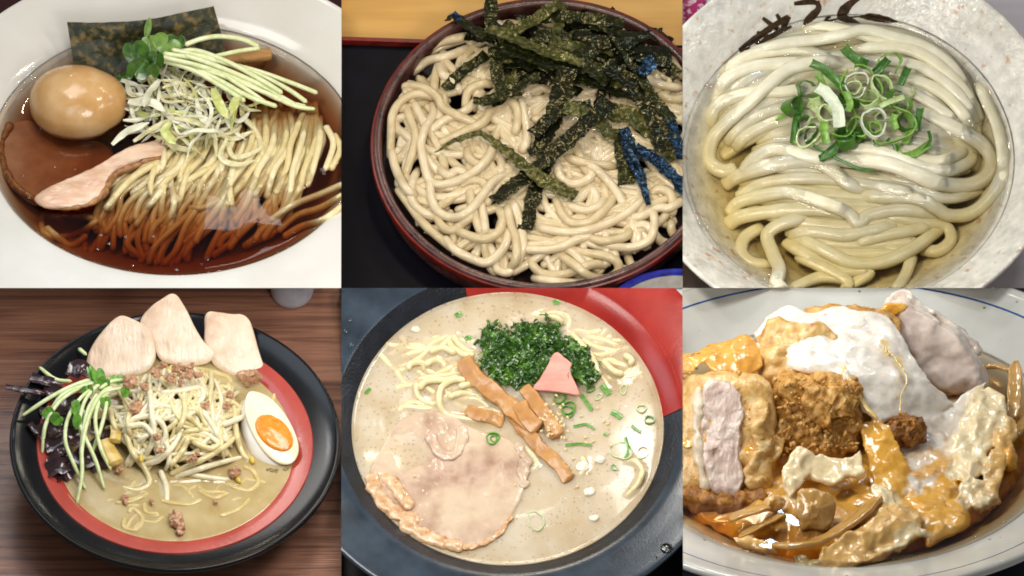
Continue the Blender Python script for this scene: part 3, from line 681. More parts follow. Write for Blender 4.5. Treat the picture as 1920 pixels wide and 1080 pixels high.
# ================================================================== cold soba with shredded nori (middle of the upper row)
def build_soba(P):
    rnd = random.Random(11)
    m_wood = mat('honey_wood', [(.3, '#b98a45'), (.5, '#c99a52'), (.7, '#d2a55e')], 60, rough=.45, stretch=(.12, 1.4, 1))
    m_tray = mat('black_lacquer', [(.3, '#06050a'), (.7, '#0b0912')], 40, rough=.4, spec=.12)
    m_red = mat('worn_red_lacquer', [(.3, '#4a0d08'), (.7, '#7a1d10')], 25, rough=.35)
    m_rim, nt, b = nodes('brown_lacquer_chipped')
    n1 = tex(nt, 30, 4); r1 = ramp(nt, n1.outputs[0], [(.3, '#3a1c18'), (.7, '#5c3a34')])
    n2 = tex(nt, 11, 6); r2 = ramp(nt, n2.outputs[0], [(.60, (0, 0, 0)), (.64, (1, 1, 1))])
    mx = N(nt, 'Mix', data_type='RGBA'); mx.inputs[7].default_value = lin('#120808')
    nt.links.new(r2.outputs[0], mx.inputs[0]); nt.links.new(r1.outputs[0], mx.inputs[6]); nt.links.new(mx.outputs[2], b.inputs['Base Color'])
    b.inputs['Roughness'].default_value = .3; bp = N(nt, 'Bump'); bp.inputs['Strength'].default_value = .4; bp.inputs['Distance'].default_value = 2 * S
    nt.links.new(n2.outputs[0], bp.inputs['Height']); nt.links.new(bp.outputs[0], b.inputs['Normal'])
    m_in = mat('dark_inner_lacquer', [(.3, '#1a0e0c'), (.7, '#2a1814')], 25, rough=.4)
    m_sb = [mat('buckwheat_dough', [(.25, '#b09a72'), (.5, '#bca982'), (.75, '#c8b692')], 30, rough=.36, sss=.12, sscale=4, srad=(1, .75, .5), bump=.3, bscale=3.5, bdetail=4, coat=.35, crough=.16),
            mat('buckwheat_dough_pale', [(.25, '#bba884'), (.5, '#c8b694'), (.75, '#d2c2a2')], 30, rough=.34, sss=.12, sscale=4, srad=(1, .75, .5), bump=.3, bscale=3.5, bdetail=4, coat=.55, crough=.1)]
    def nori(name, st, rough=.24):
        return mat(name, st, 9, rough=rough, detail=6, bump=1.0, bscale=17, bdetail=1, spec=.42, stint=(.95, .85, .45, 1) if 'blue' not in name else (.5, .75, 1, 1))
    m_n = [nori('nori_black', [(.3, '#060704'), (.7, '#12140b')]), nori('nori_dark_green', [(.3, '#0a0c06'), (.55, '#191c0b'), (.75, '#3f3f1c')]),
           nori('nori_olive', [(.25, '#1a1d0b'), (.5, '#3a3a1a'), (.75, '#6c663e')]), nori('nori_painted_blue_sheen', [(.38, '#070a0e'), (.54, '#101c2a'), (.68, '#2a4a68'), (.8, '#6489a8')], .22)]  # last one: blue sky reflection painted into the colour
    # --- table, tray
    put(P, 'table_top', box(-800, 800, -800, 1100, -90, -62), m_wood, kind='structure')
    zt = -46; yb = P.pt(0, 70, zt + 14)[1]
    t = thing(P, 'serving_tray', 'black lacquer serving tray with a red edge under the soba', 'tray', (-100, 0, -61))
    put(P, 'tray_bottom', box(-520, 560, -700, yb - 8, -60, zt), m_tray, t)
    v, f = box(-520, 560, yb - 8, yb, -60, zt + 15); v[:, 1] -= (v[:, 0] + 340) * .04
    put(P, 'tray_edge', (v, f), m_red, t)
    # --- round tub
    t = thing(P, 'round_noodle_tub', 'round dark brown lacquer tub with a worn red rim, full of soba', 'tub', (0, 0, zt))
    put(P, 'wall', lathe(rounded([(306, -20), (309, 24), (313, 30), (322, 30), (327, 24), (326, 6), (318, -45), (306, -45), (306, -20)], 2)[:-1], 220), m_rim, t)
    put(P, 'rim_band', lathe([(325.5, 2), (330, 8), (331, 16), (329.5, 23), (325.5, 24)], 220), m_red, t)
    put(P, 'tub_floor', lathe([(0, -20), (308, -20), (308, -42), (0, -42)], 120), m_in, t)
    # --- dish at the corner
    m_bl = mat('cobalt_glaze', [(.3, '#1c1f6a'), (.7, '#2f3596')], 20, rough=.15); m_wh = mat('grey_porcelain', [(.3, '#8d8984'), (.7, '#a8a39d')], 20, rough=.2)
    c = P.pt(628, 652, -20)
    t = thing(P, 'dipping_dish', 'blue rimmed dish at the corner in front of the soba tub', 'dish', (c[0], c[1], -44))
    for nm, pr, mm in (('body', [(0, -30), (90, -28), (140, -4), (150, 4), (146, -10), (95, -42), (0, -42)], m_wh), ('rim_band', [(147, 3), (152, 8), (160, 6), (161, 0), (153, -3)], m_bl)):
        v, f = lathe(pr, 90); put(P, nm, (v + np.array(c) * (1, 1, 0), f), mm, t)
    # --- soba
    hp = Heap(P, base=lambda x, y: -14 + 62 * np.clip(1 - ((x / 320) ** 2 + (y / 320) ** 2), 0, 1) ** .7)
    lab = ('pale brown soba noodle tangled in the round lacquer tub', 'noodle', 'soba noodles in the lacquer tub'); cnt = [0]
    def soba(c, r=8.5):
        i = cnt[0]; cnt[0] += 1; n = len(c)
        rr = r * (1 + .08 * noise(np.column_stack([np.arange(n) * 4., np.full(n, i * 31.), np.zeros(n)]), 40, 7))
        put(P, 'soba_noodle', tube(c, rr, 10, flat=.95, square=.25, ends=1), m_sb[i % 2], None, '%s soba noodle %s of the lacquer tub' % where(c), lab[1], lab[2], smooth_='all')
    def inside(q, rm=288):
        d = np.hypot(q[:, 0], q[:, 1]); k = np.where(d > rm, rm / np.maximum(d, 1), 1); return q * k[:, None]
    for i in range(120):
        a0 = rnd.uniform(0, 6.28); d = 250 * math.sqrt(rnd.random()); x, y = d * math.cos(a0), d * math.sin(a0)
        h = rnd.uniform(0, 6.28); pts = []; turn = rnd.choice((-1, 1)) * rnd.uniform(.08, .42)
        for k in range(rnd.randint(9, 20)):
            pts.append((x, y)); x += 30 * math.cos(h); y += 30 * math.sin(h); h += turn + rnd.uniform(-.16, .16)
            if math.hypot(x, y) > 280: h = math.atan2(-y, -x) + rnd.uniform(-.9, .9)
        q = inside(np.array(pts)); soba(hp.lay(q, 8.2, sink=.5, step=4, img=False, maxh=34, stiff=3, offs=(-14, -2, 0, 0, 0, 0, -2, -14)))
    Q = [(0, 0), (320, 0), (0, 270), (320, 270)]
    tr = [  # quadrant, points read at four times enlargement
        (2, [(420, 330), (520, 470), (620, 600), (720, 690), (860, 800), (1000, 880)]), (0, [(560, 470), (700, 380), (850, 310), (1000, 270), (1150, 300)]),
        (0, [(600, 420), (720, 330), (850, 290), (960, 270)]), (0, [(520, 560), (640, 460), (800, 420), (960, 360)]),
        (0, [(730, 480), (700, 600), (690, 720)]), (0, [(730, 480), (760, 560), (830, 600), (900, 700)]),
        (0, [(930, 830), (950, 690), (1050, 630), (1150, 630)]), (0, [(640, 1010), (760, 910), (900, 850), (1010, 760), (1060, 680)]),
        (0, [(480, 780), (520, 900), (555, 1010), (540, 1120), (500, 1250), (480, 1330)]), (0, [(540, 770), (600, 880), (640, 960)]),
        (2, [(940, 20), (960, 110), (1040, 155), (1110, 100), (1160, 60)]), (2, [(730, 180), (800, 240), (870, 200), (930, 225), (950, 260)]),
        (2, [(960, 330), (980, 450), (1020, 600), (1060, 690)]), (2, [(1040, 420), (1070, 560), (1080, 680)]), (2, [(880, 340), (960, 280), (1060, 290), (1110, 390), (1080, 470)]),
        (2, [(590, 180), (540, 270), (525, 400), (570, 480), (660, 535), (760, 560)]), (0, [(370, 1200), (375, 1000), (385, 860), (450, 760), (560, 705), (690, 720), (760, 700)]),
        (2, [(375, 40), (400, 160), (450, 280), (500, 345), (560, 400)]), (2, [(700, 520), (760, 620), (840, 645), (930, 580), (1010, 520)]),
        (2, [(770, 700), (860, 800), (1000, 870), (1090, 890), (1180, 830), (1240, 730), (1250, 600)]), (2, [(860, 640), (960, 690), (1080, 712), (1180, 660), (1210, 560), (1170, 460)]),
        (0, [(690, 760), (690, 860), (630, 960), (598, 1080), (620, 1220), (660, 1350), (740, 1385), (860, 1360), (980, 1300), (1080, 1210), (1140, 1100), (1140, 1000)]),
        (0, [(450, 660), (520, 645), (620, 660), (720, 730), (765, 810), (900, 880), (1010, 935), (1100, 1010)]),
        (2, [(660, 220), (668, 340), (690, 450), (750, 525), (850, 552), (950, 510), (1050, 400), (1130, 290), (1220, 240), (1300, 275)]),
        (0, [(700, 1100), (900, 1000), (1060, 920), (1130, 820), (1200, 790)]), (1, [(60, 720), (90, 850), (115, 1000), (100, 1090), (60, 1160)]), (1, [(-40, 740), (30, 800), (45, 900), (15, 1020)]),
        (1, [(150, 890), (270, 905), (400, 890)]), (1, [(1030, 420), (1150, 480), (1290, 560)]), (1, [(1000, 580), (1130, 640), (1290, 660)]), (1, [(1100, 700), (1200, 750), (1300, 730)]),
        (1, [(1180, 850), (1240, 900), (1300, 880)]), (1, [(1180, 420), (1240, 520), (1320, 600)]),
        (3, [(0, 400), (60, 600), (85, 750), (60, 850), (30, 930)]), (3, [(-40, 430), (-10, 600), (30, 720), (30, 860), (-20, 950)]),
        (3, [(400, 440), (480, 485), (570, 500), (660, 460), (700, 400)]), (3, [(1020, 390), (1100, 340), (1180, 370), (1205, 440), (1200, 540)]),
        (3, [(880, 570), (1000, 530), (1100, 480), (1180, 480), (1280, 420)]), (3, [(1190, 570), (1200, 660), (1270, 720), (1330, 740)]), (3, [(900, 640), (1000, 610), (1120, 730), (1230, 745), (1320, 700)]),
        (3, [(860, 820), (890, 900), (950, 930), (1040, 890), (1110, 820), (1150, 760)]), (3, [(760, 790), (800, 920), (880, 950)]),
        (3, [(130, 830), (150, 900), (215, 965), (330, 985), (450, 960), (600, 905), (720, 905)]), (3, [(150, 1000), (300, 1030), (480, 1040), (640, 1010)]),
        (3, [(300, 790), (400, 860), (490, 925), (580, 990), (700, 1010), (790, 960), (790, 890), (700, 840), (560, 820), (440, 790)]),
        (3, [(610, 720), (760, 765), (900, 775), (1030, 720), (1065, 610), (1060, 530), (1010, 480)]), (3, [(560, 700), (700, 730), (860, 690), (880, 620)]),
        (3, [(80, 790), (250, 795), (380, 770), (480, 720), (570, 690), (610, 640)]), (3, [(470, 0), (520, 120), (560, 200), (680, 300)]),
        (3, [(330, 120), (365, 250), (450, 300), (540, 280), (600, 230), (560, 150)]), (3, [(400, 95), (500, 130), (620, 155), (790, 165)]),
        (3, [(560, 150), (640, 200), (720, 280), (790, 370), (850, 480)]), (3, [(330, 380), (350, 480), (430, 585), (560, 592), (660, 530), (740, 440), (770, 380)]),
        (3, [(120, 610), (300, 650), (460, 662), (600, 640), (760, 580), (880, 505), (990, 410), (1040, 380)]),
    ]
    for q, pts in tr:
        pp = [(Q[q][0] + x / 4, Q[q][1] + y / 4) for x, y in pts]
        soba(hp.lay(pp, 8.3, sink=.6, step=4, stiff=3.2, offs=(-15, -3, 0, 0, 0, 0, 0, -3, -15)))
    # --- nori
    hn = Heap(P); hn.H = hp.H.copy(); G = 'shredded nori strips heaped on the soba'; ni = [0]
    def strip(pts, w, mi, lb=None, k=.5, roll=0.0, lift=2.0, offs=None, ends=None):
        c = hn.lay(T(pts, k), np.max(w) * .25, flat=.12, sink=1.0, step=4, stiff=7, lift=lift, offs=offs)
        n = len(c); i = ni[0]; ni[0] += 1
        w_ = np.interp(np.linspace(0, 1, n), np.linspace(0, 1, len(w)), w) * .5 if hasattr(w, '__len__') else np.full(n, w * .5)
        pn = np.column_stack([np.arange(n) * 4., np.full(n, i * 13.), np.zeros(n)])
        rl = roll + .35 * noise(pn, 40, 2); c[:, 2] += 2.5 * noise(pn, 26, 5)
        put(P, 'nori_strip', rough_up(rough_up(ribbon(spline(c, 2.5), np.interp(np.linspace(0, 1, len(spline(c, 2.5))), np.linspace(0, 1, n), w_), 1.0, 6, roll=np.interp(np.linspace(0, 1, len(spline(c, 2.5))), np.linspace(0, 1, n), rl), curl=rnd.uniform(-.05, .08), edge=.2, seed=i), 2.4, 16, i), .9, 5, i + 7), m_n[mi], None, lb or '%s %s nori strip %s of the nori heap' % ((where(c - np.array(P.pt(430, 100, 60)), 150, 90)[0], ('black', 'dark green', 'olive', 'blue')[mi], where(c - np.array(P.pt(430, 100, 60)), 150, 90)[1])), 'nori strip', G)
    for k in range(46):
        a0 = rnd.uniform(0, 6.28); d = math.sqrt(rnd.random()); x, y = 860 + 330 * d * math.cos(a0), 190 + 150 * d * math.sin(a0)
        h = rnd.gauss(.35, .55); l = rnd.uniform(70, 150)
        strip([(x - l * math.cos(h), y - l * math.sin(h)), (x + rnd.uniform(-15, 15), y + rnd.uniform(-15, 15)), (x + l * math.cos(h), y + l * math.sin(h))], rnd.uniform(34, 58), rnd.choice((0, 0, 0, 1, 1, 2)), roll=rnd.uniform(-.5, .5), lift=rnd.uniform(0, 5))
    big = 'in the nori heap on the soba'
    strip([(700, 80), (820, 60), (940, 70), (1060, 90)], 50, 1, lift=4)
    strip([(640, 120), (740, 62), (822, 8)], 42, 2, 'olive nori strip sticking up at the top of the heap on the soba', lift=6)
    strip([(880, 130), (980, 160), (1080, 160), (1165, 108)], [50, 50, 40, 12], 0, 'black nori strip with a pointed end at the far right rim of the tub', lift=4)
    strip([(560, -8), (562, 70), (556, 150)], 48, 1, 'dark nori strip standing upright at the top edge of the heap', lift=5)
    strip([(392, 70), (430, 62), (480, 100), (545, 132)], [34, 44, 40, 36], 1, 'nori strip with a frayed end over the upper left rim', lift=7)
    strip([(418, 48), (440, 80)], 34, 3, 'small nori flake with painted blue glint at the upper left of the heap', lift=9)
    strip([(392, 334), (450, 272), (545, 205)], 46, 1, 'nori strip pointing down left at the left edge of the heap', lift=3)
    strip([(575, 170), (585, 260), (600, 360), (560, 385)], 50, 1, lift=4)
    strip([(498, 376), (560, 375), (640, 335), (740, 285)], [36, 50, 50, 40], 1, 'dark green nori strip curling at the lower left of the heap', lift=4)
    strip([(600, 170), (690, 205), (800, 240), (920, 250), (1010, 300)], 74, 1, lift=6)
    strip([(548, 105), (620, 130), (720, 178), (830, 212), (905, 240)], [50, 58, 50, 56, 40], 2, 'long pale olive nori strip across the top of the heap', lift=9, roll=-.15)
    strip([(850, 250), (830, 340), (790, 450), (740, 560), (700, 575)], [72, 72, 72, 66, 40], 0, 'broad black nori strip running down the middle of the heap', lift=5)
    strip([(720, 505), (780, 445), (860, 405), (940, 390)], 46, 0, lift=5)
    strip([(830, 400), (930, 430), (1010, 500), (1090, 545)], 56, 2, lift=5)
    strip([(1000, 420), (1090, 440), (1180, 500), (1260, 590)], 84, 2, 'broad olive nori strip at the right side of the heap', lift=5)
    strip([(1000, 250), (1100, 330), (1180, 450), (1205, 570)], 64, 0, lift=7)
    strip([(1050, 500), (1060, 600), (1072, 692)], 60, 1, 'dark green nori strip hanging down at the lower right of the heap', lift=4)
    strip([(1060, 480), (1090, 590), (1128, 680), (1150, 768)], [40, 50, 40, 16], 3, 'tapering nori strip with painted blue glint hanging at the lower right', lift=6)
    strip([(1100, 556), (1180, 602), (1245, 665), (1295, 720)], 54, 3, 'wide nori strip with painted blue glint at the right edge of the photograph', lift=6)
    strip([(1200, 400), (1240, 470), (1275, 600)], 46, 3, 'nori strip with painted blue glint bending down beside the right rim', lift=7)
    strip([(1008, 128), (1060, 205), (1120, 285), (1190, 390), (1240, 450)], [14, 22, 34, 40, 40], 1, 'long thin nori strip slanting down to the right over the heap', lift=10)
    strip([(1140, 215), (1160, 245), (1118, 275)], 46, 3, 'small nori flake with painted blue glint at the right of the heap', lift=5)
    strip([(690, 858), (718, 745), (760, 640), (810, 550)], [52, 56, 54, 50], 0, 'black nori strip hanging lowest on the soba', lift=4)
    strip([(572, 752), (680, 668), (790, 580), (900, 480), (1010, 378)], [54, 56, 60, 62, 62], 0, 'straight black nori strip crossing the heap diagonally', lift=8)
    strip([(350, 574), (420, 530), (500, 500), (560, 520), (640, 582), (720, 648), (800, 702), (878, 738)], [4, 18, 28, 34, 44, 50, 50, 46], 2, 'long olive nori strip lying alone on the noodles, curved at its left end', lift=4, offs=(10, 8, 3, 0, 0, 0))
if on(2): build_soba(P2)
# ================================================================== udon in clear dashi (right of the upper row)
def build_udon(P):
    rnd = random.Random(3)
    # --- materials
    m_bowl, nt, b = nodes('speckled_white_glaze')
    n1 = tex(nt, 26, 5); r1 = ramp(nt, n1.outputs[0], [(.3, '#bcb9b0'), (.5, '#cecac0'), (.7, '#dedad0')])
    n2 = tex(nt, 17, 5); n3 = tex(nt, 120, 2)
    ad = N(nt, 'Math', operation='ADD'); ml = N(nt, 'Math', operation='MULTIPLY'); ml.inputs[1].default_value = .35
    nt.links.new(n3.outputs[0], ml.inputs[0]); nt.links.new(n2.outputs[0], ad.inputs[0]); nt.links.new(ml.outputs[0], ad.inputs[1])
    r2 = ramp(nt, ad.outputs[0], [(.78, (0, 0, 0)), (.9, (.9, .9, .9))])
    mx = N(nt, 'Mix', data_type='RGBA'); mx.inputs[7].default_value = lin('#b08055')
    nt.links.new(r2.outputs[0], mx.inputs[0]); nt.links.new(r1.outputs[0], mx.inputs[6]); nt.links.new(mx.outputs[2], b.inputs['Base Color'])
    b.inputs['Roughness'].default_value = .16
    t = tex(nt, 14, 3); bp = N(nt, 'Bump'); bp.inputs['Strength'].default_value = .5; bp.inputs['Distance'].default_value = 5 * S
    nt.links.new(t.outputs[0], bp.inputs['Height']); nt.links.new(bp.outputs[0], b.inputs['Normal'])
    m_paint = mat('iron_brown_underglaze', [(.3, '#2a1c10'), (.7, '#4a3622')], 12, rough=.25)
    m_ud = [mat('udon_dough', [(.3, '#d6ceae'), (.7, '#e4dec4')], 30, rough=.24, sss=.3, sscale=7, srad=(1, .85, .6), bump=.45, bscale=5, bdetail=4, coat=.25, crough=.08),
            mat('udon_dough_translucent', [(.3, '#d4cdb2'), (.7, '#e2dcc6')], 30, rough=.2, sss=.35, sscale=9, srad=(1, .85, .6), bump=.5, bscale=4, bdetail=4, coat=.35, crough=.06)]
    m_soup = liquid('clear_dashi', '#f6e8ae', .018, .015)
    gk = dict(rough=.3, coat=.2)
    m_gr = [mat('scallion_deep_green', [(.3, '#2c5416'), (.7, '#4a7a28')], 9, stretch=(1, 1, .2), sss=.2, sscale=2, srad=(.6, 1, .3), **gk),
            mat('scallion_mid_green', [(.3, '#5c8a30'), (.7, '#8aae4e')], 9, stretch=(1, 1, .2), sss=.3, sscale=3, srad=(.6, 1, .3), **gk),
            mat('scallion_pale_green', [(.3, '#a9c078'), (.7, '#d3dfae')], 9, sss=.4, sscale=4, srad=(.8, 1, .5), **gk),
            mat('scallion_white', [(.3, '#bcc6a8'), (.7, '#d5dac6')], 9, sss=.4, sscale=5, srad=(1, 1, .8), **gk)]
    m_table = mat('white_wood_counter', [(.3, '#d6ccd2'), (.7, '#e6dee2')], 60, rough=.4, stretch=(.1, 2, 1))
    m_cloth = mat('pink_figured_cloth', [(.40, '#c2477f'), (.47, '#d883ab'), (.52, '#eedbe4'), (.58, '#b8336f')], 26, rough=.9, detail=4, dist=1.2, bump=.5, bscale=3)
    # --- the counter, the cloth
    zt = -150
    put(P, 'counter_top', box(-700, 700, -700, 900, zt - 40, zt), m_table, kind='structure')
    cl = [P.pt(a, b, zt)[:2] for a, b in ((-60, -60), (49, -60), (42, 10), (28, 40), (8, 75), (-60, 110))]
    put(P, 'cloth', pillow(cl, zt + 9, zt + 1, rings=14, amp=3, scale=22, seed=4), m_cloth, label='pink and white patterned cloth behind the speckled bowl', cat='cloth')
    # --- bowl
    inner = [(0, -118), (120, -112), (225, -68), (305, 0), (350, 42), (389, 70)]
    prof = np.vstack([rounded(inner, 2), rounded([(391, 72), (397, 75), (401, 71), (398, 62), (340, -20), (240, -100), (150, -132), (150, -149), (0, -149)], 2)])
    t = thing(P, 'speckled_bowl', 'white speckled stoneware bowl with rust spots, holding udon noodles', 'bowl', (0, 0, -149))
    put(P, 'body', lathe(prof, 180), m_bowl, t)
    ip = rounded(inner, 2)
    def stroke(pts, w, k=.5):
        c = spline(T(pts, k), 2.0); p = np.array([hit(P, ip, a, b, 70) for a, b in c])
        nrm = np.column_stack([-p[:, 0] / 300, -p[:, 1] / 300, np.full(len(p), .75)]); nrm /= np.linalg.norm(nrm, axis=1)[:, None]
        w = np.interp(np.linspace(0, 1, len(p)), np.linspace(0, 1, len(w)), w) * .5
        p = p + nrm * .8
        put(P, 'painted_stroke', ribbon(p, w, 1.6, 3, up=nrm, edge=.12, seed=len(pts)), m_paint, t)
    stroke([(213, 190), (250, 160), (300, 125), (350, 90), (395, 58)], [22, 26, 28, 26, 12])
    stroke([(262, 190), (310, 150), (360, 120), (408, 98)], [14, 22, 22, 10])
    for q in ([(228, 172), (262, 192)], [(255, 148), (305, 165)], [(278, 120), (330, 140)], [(300, 66), (352, 106), (375, 120)], [(352, 52), (385, 105)], [(402, 62), (368, 118)]):
        stroke(q, [12, 20, 12])
    stroke([(418, 12), (450, 8), (490, 6), (512, 14)], [14, 22, 24, 16])
    stroke([(505, 2), (510, 30), (490, 55), (470, 75), (462, 94)], [14, 22, 34, 34, 22])
    stroke([(500, 84), (550, 76), (600, 66), (670, 60)], [4, 6, 6, 4])
    stroke([(530, 80), (545, 66), (556, 62)], [4, 14, 4])
    stroke([(664, -6), (632, 10), (608, 36), (600, 62), (640, 78), (668, 90)], [10, 26, 40, 34, 20, 8])
    stroke([(662, 62), (700, 62), (740, 70), (775, 75), (806, 80)], [4, 30, 36, 26, 4])
    # --- noodles
    bz = rounded(inner, 2)
    hp = Heap(P, base=lambda x, y: np.maximum(-46 + 26 * np.clip(1 - (x * x + y * y) / 300 ** 2, 0, 1), np.interp(np.hypot(x, y), bz[:, 0], bz[:, 1])))
    lab = ('thick white udon noodle lying in the clear soup of the speckled bowl', 'noodle', 'udon noodles in the speckled bowl')
    cnt = [0]
    def udon(pts, r=11.5, k=.5, flat=.72, sq=.6, mi=None, tw=.6, **kw):
        r *= 1.02; c = hp.lay(T(pts, k), r, flat=flat, step=4, offs=(-16, -3, 0, 0, 0, 0, 0, 0, 0, -3, -16), **kw)
        n = len(c); i = cnt[0]; cnt[0] += 1
        rr = r * (1 + .10 * noise(np.column_stack([np.arange(n) * 4., np.full(n, i * 31.), np.zeros(n)]), 45, 7))
        roll = tw * noise(np.column_stack([np.arange(n) * 4., np.full(n, i * 17.), np.ones(n)]), 110, 9)
        put(P, 'udon_noodle', tube(c, rr, 12, flat=flat, square=sq, roll=roll, ends=.6), m_ud[i % 2 if mi is None else mi], None, '%s thick white udon noodle %s of the speckled bowl' % where(c), lab[1], lab[2], smooth_='all')
    A = [(95, 470), (125, 350), (225, 235), (360, 165), (520, 122), (680, 106), (830, 140), (955, 205), (1045, 300), (1085, 400), (1100, 480)]
    B = [(140, 580), (230, 500), (340, 440), (450, 400), (620, 380), (760, 380), (880, 400), (980, 450), (1050, 510), (1090, 570), (1085, 620)]
    A, B = np.array(A, float), np.array(B, float)
    for q in (0.03, .18, .42, .66, .9, 1.08, 0.0, .12, .24, .36, .48, .6, .72, .84, 1.0, 1.15, .06, .3, .55, .8):
        g = A + (B - A) * q + np.array([[rnd.uniform(-14, 14), rnd.uniform(-10, 10)] for _ in A])
        udon([tuple(v) for v in g], 12.5, sink=.3)
    deep = [[(860, 960), (835, 1030), (790, 1100)], [(380, 905), (480, 965), (590, 1015), (700, 1020), (600, 1090)],
            [(300, 850), (235, 890), (220, 945), (262, 985), (335, 992)], [(400, 1085), (520, 1040), (640, 1050)],
            [(700, 800), (880, 830), (985, 850), (1005, 900), (960, 940), (890, 935)],
            [(430, 960), (560, 1020), (620, 1060), (600, 1100)], [(240, 780), (420, 830), (640, 850), (840, 830)],
            [(300, 700), (560, 730), (800, 750), (1000, 740), (1130, 690)], [(250, 620), (480, 640), (760, 670), (1000, 700)]]
    for k in range(6):
        y = 440 + 26 * k; udon([(260 + rnd.uniform(-30, 30), y + 60), (420, y + rnd.uniform(0, 20)), (640, y + rnd.uniform(-10, 10)), (860, y + 15), (1040 + rnd.uniform(-30, 30), y + 50)], 12.5, sink=.4)
    for k in range(9):
        y = 640 + 40 * k; w_ = 1 - .05 * k * k / 4; udon([(640 - 440 * w_ + rnd.uniform(-20, 20), y + rnd.uniform(-20, 10)), (460, y - 12 + rnd.uniform(-10, 10)), (660, y + rnd.uniform(-10, 14)), (860, y - 5), (640 + 440 * w_, y - 40 + rnd.uniform(-20, 20))], 12.5, sink=.3)
    for d in deep: udon(d, 11.5, sink=.3)
    udon([(400, 880), (520, 935), (630, 985), (740, 985), (840, 945), (930, 885), (975, 850)], 12.5)
    udon([(470, 815), (375, 838), (318, 880), (335, 945), (362, 1010), (352, 1065), (390, 1100)], 13)
    udon([(640, 915), (760, 885), (870, 862), (930, 845)], 11)
    udon([(395, 885), (480, 870), (600, 885), (700, 868), (800, 845)], 12)
    udon([(160, 850), (215, 815), (330, 795), (450, 785), (560, 792), (640, 812)], 14)
    udon([(300, 740), (420, 740), (540, 770), (620, 800), (658, 838), (700, 808), (800, 790), (890, 795), (960, 820)], 12)
    udon([(170, 810), (210, 760), (300, 735), (390, 722), (470, 740), (560, 772), (630, 800)], 12)
    udon([(690, 690), (800, 700), (900, 720), (980, 745), (1060, 735), (1130, 700)], 10)
    udon([(640, 735), (760, 740), (880, 745), (950, 780), (1000, 808), (1080, 800), (1150, 745), (1200, 660), (1212, 590)], 13)
    udon([(200, 745), (300, 690), (430, 670), (560, 675), (680, 690), (790, 712), (890, 728)], 11.5)
    udon([(1205, 640), (1200, 560), (1180, 470), (1150, 400), (1110, 310)], 13)
    udon([(150, 700), (200, 665), (300, 630), (420, 608), (500, 608), (560, 640), (620, 690), (690, 718)], 14, mi=1)
    udon([(640, 545), (760, 560), (860, 590), (960, 605), (1030, 580), (1055, 555)], 11)
    udon([(560, 558), (700, 560), (800, 585), (900, 630), (1000, 640), (1070, 610), (1090, 575)], 11)
    udon([(190, 560), (240, 510), (330, 465), (420, 440), (520, 425)], 12)
    udon([(160, 540), (230, 470), (320, 420), (420, 400), (500, 380)], 11)
    udon([(95, 480), (125, 400), (190, 365), (280, 345), (380, 345), (470, 330)], 12)
    udon([(130, 350), (170, 290), (260, 252), (360, 240), (470, 232), (560, 250)], 12)
    udon([(150, 280), (230, 218), (340, 190), (450, 190), (560, 210), (650, 200)], 11.5)
    udon([(205, 632), (150, 642), (100, 605), (108, 530), (165, 460), (250, 385), (330, 310), (410, 255), (520, 235), (640, 240)], 13)
    udon([(440, 108), (540, 100), (640, 120), (740, 150), (850, 165)], 11)
    udon([(250, 200), (370, 165), (500, 150), (610, 128), (690, 112), (790, 140), (900, 175), (1000, 245), (1060, 330), (1095, 420), (1100, 480)], 12)
    udon([(600, 190), (720, 178), (830, 182), (930, 222), (1020, 300), (1080, 385), (1118, 460)], 12)
    udon([(620, 230), (780, 230), (890, 250), (990, 310), (1065, 395), (1100, 470)], 11)
    udon([(800, 290), (900, 310), (990, 360), (1060, 440), (1085, 500)], 11.5)
    udon([(760, 330), (860, 350), (950, 400), (1030, 460)], 11)
    udon([(225, 660), (270, 600), (340, 560), (420, 572), (520, 595), (650, 605), (760, 612), (860, 648), (960, 688), (1070, 696), (1140, 660), (1158, 600), (1120, 540), (1040, 490), (940, 440), (850, 400), (780, 360)], 14, mi=1)
    # --- soup, its surface drawn up where noodles break it
    up = (hp.H > 1.5).astype(float); men = 9 * blur(up, 4) * (1 - .2 * up)
    rip = Heap(P); rip.H = men
    put(P, 'soup', pool(305, lambda x, y: 1.0 * noise(np.column_stack([x, y, 0 * x]), 60, 3) + rip.at(x, y), 135, 220, 150), m_soup,
        label='clear pale golden dashi soup in the speckled bowl', cat='soup', smooth_='all')
    # --- scallions
    hs = Heap(P); hs.H = hp.H.copy()
    G = 'cut scallions heaped on the udon'
    top0 = lambda a, b: float(hp.at(np.array([a - P.c[0]]), np.array([(P.c[1] - b) / P.se]))[0])
    def sring(a, b, r, z, w, mi, tilt=(0, 0), sq=1, spin=0, arc=1.0, nm='scallion_ring', lb=None):
        a, b, r = a * .5, b * .5, r * .5
        put(P, nm, rough_up(ring(P.pt(a, b, 14 + z), r, w, 2.8, tilt, sq, spin, arc, seed=a, n=30, amp=.09), 1.2, 9, int(a)), m_gr[mi], None, lb, 'scallion', G)
    def sband(pts, w, mi, z=(10, 10), roll=0.0, th=2.2, lb=None):
        c = spline(T(pts), 3); n = len(c); zz = 14 + np.interp(np.linspace(0, 1, n), np.linspace(0, 1, len(z)), z)
        put(P, 'scallion_strip', ribbon(P.pts(c, zz), w * .55, th, 5, roll=roll + .4 * noise(np.column_stack([c, zz]), 14, 2), curl=.2, edge=.1, seed=int(pts[0][0])), m_gr[mi], None, lb, 'scallion', G)
    L1, L2, L3 = 'dark green scallion ring in the pile on the udon', 'pale green scallion ring in the pile on the udon', 'white scallion ring in the pile on the udon'
    S1, S2 = 'dark green scallion strip in the pile on the udon', 'white scallion strip lying across the pile on the udon'
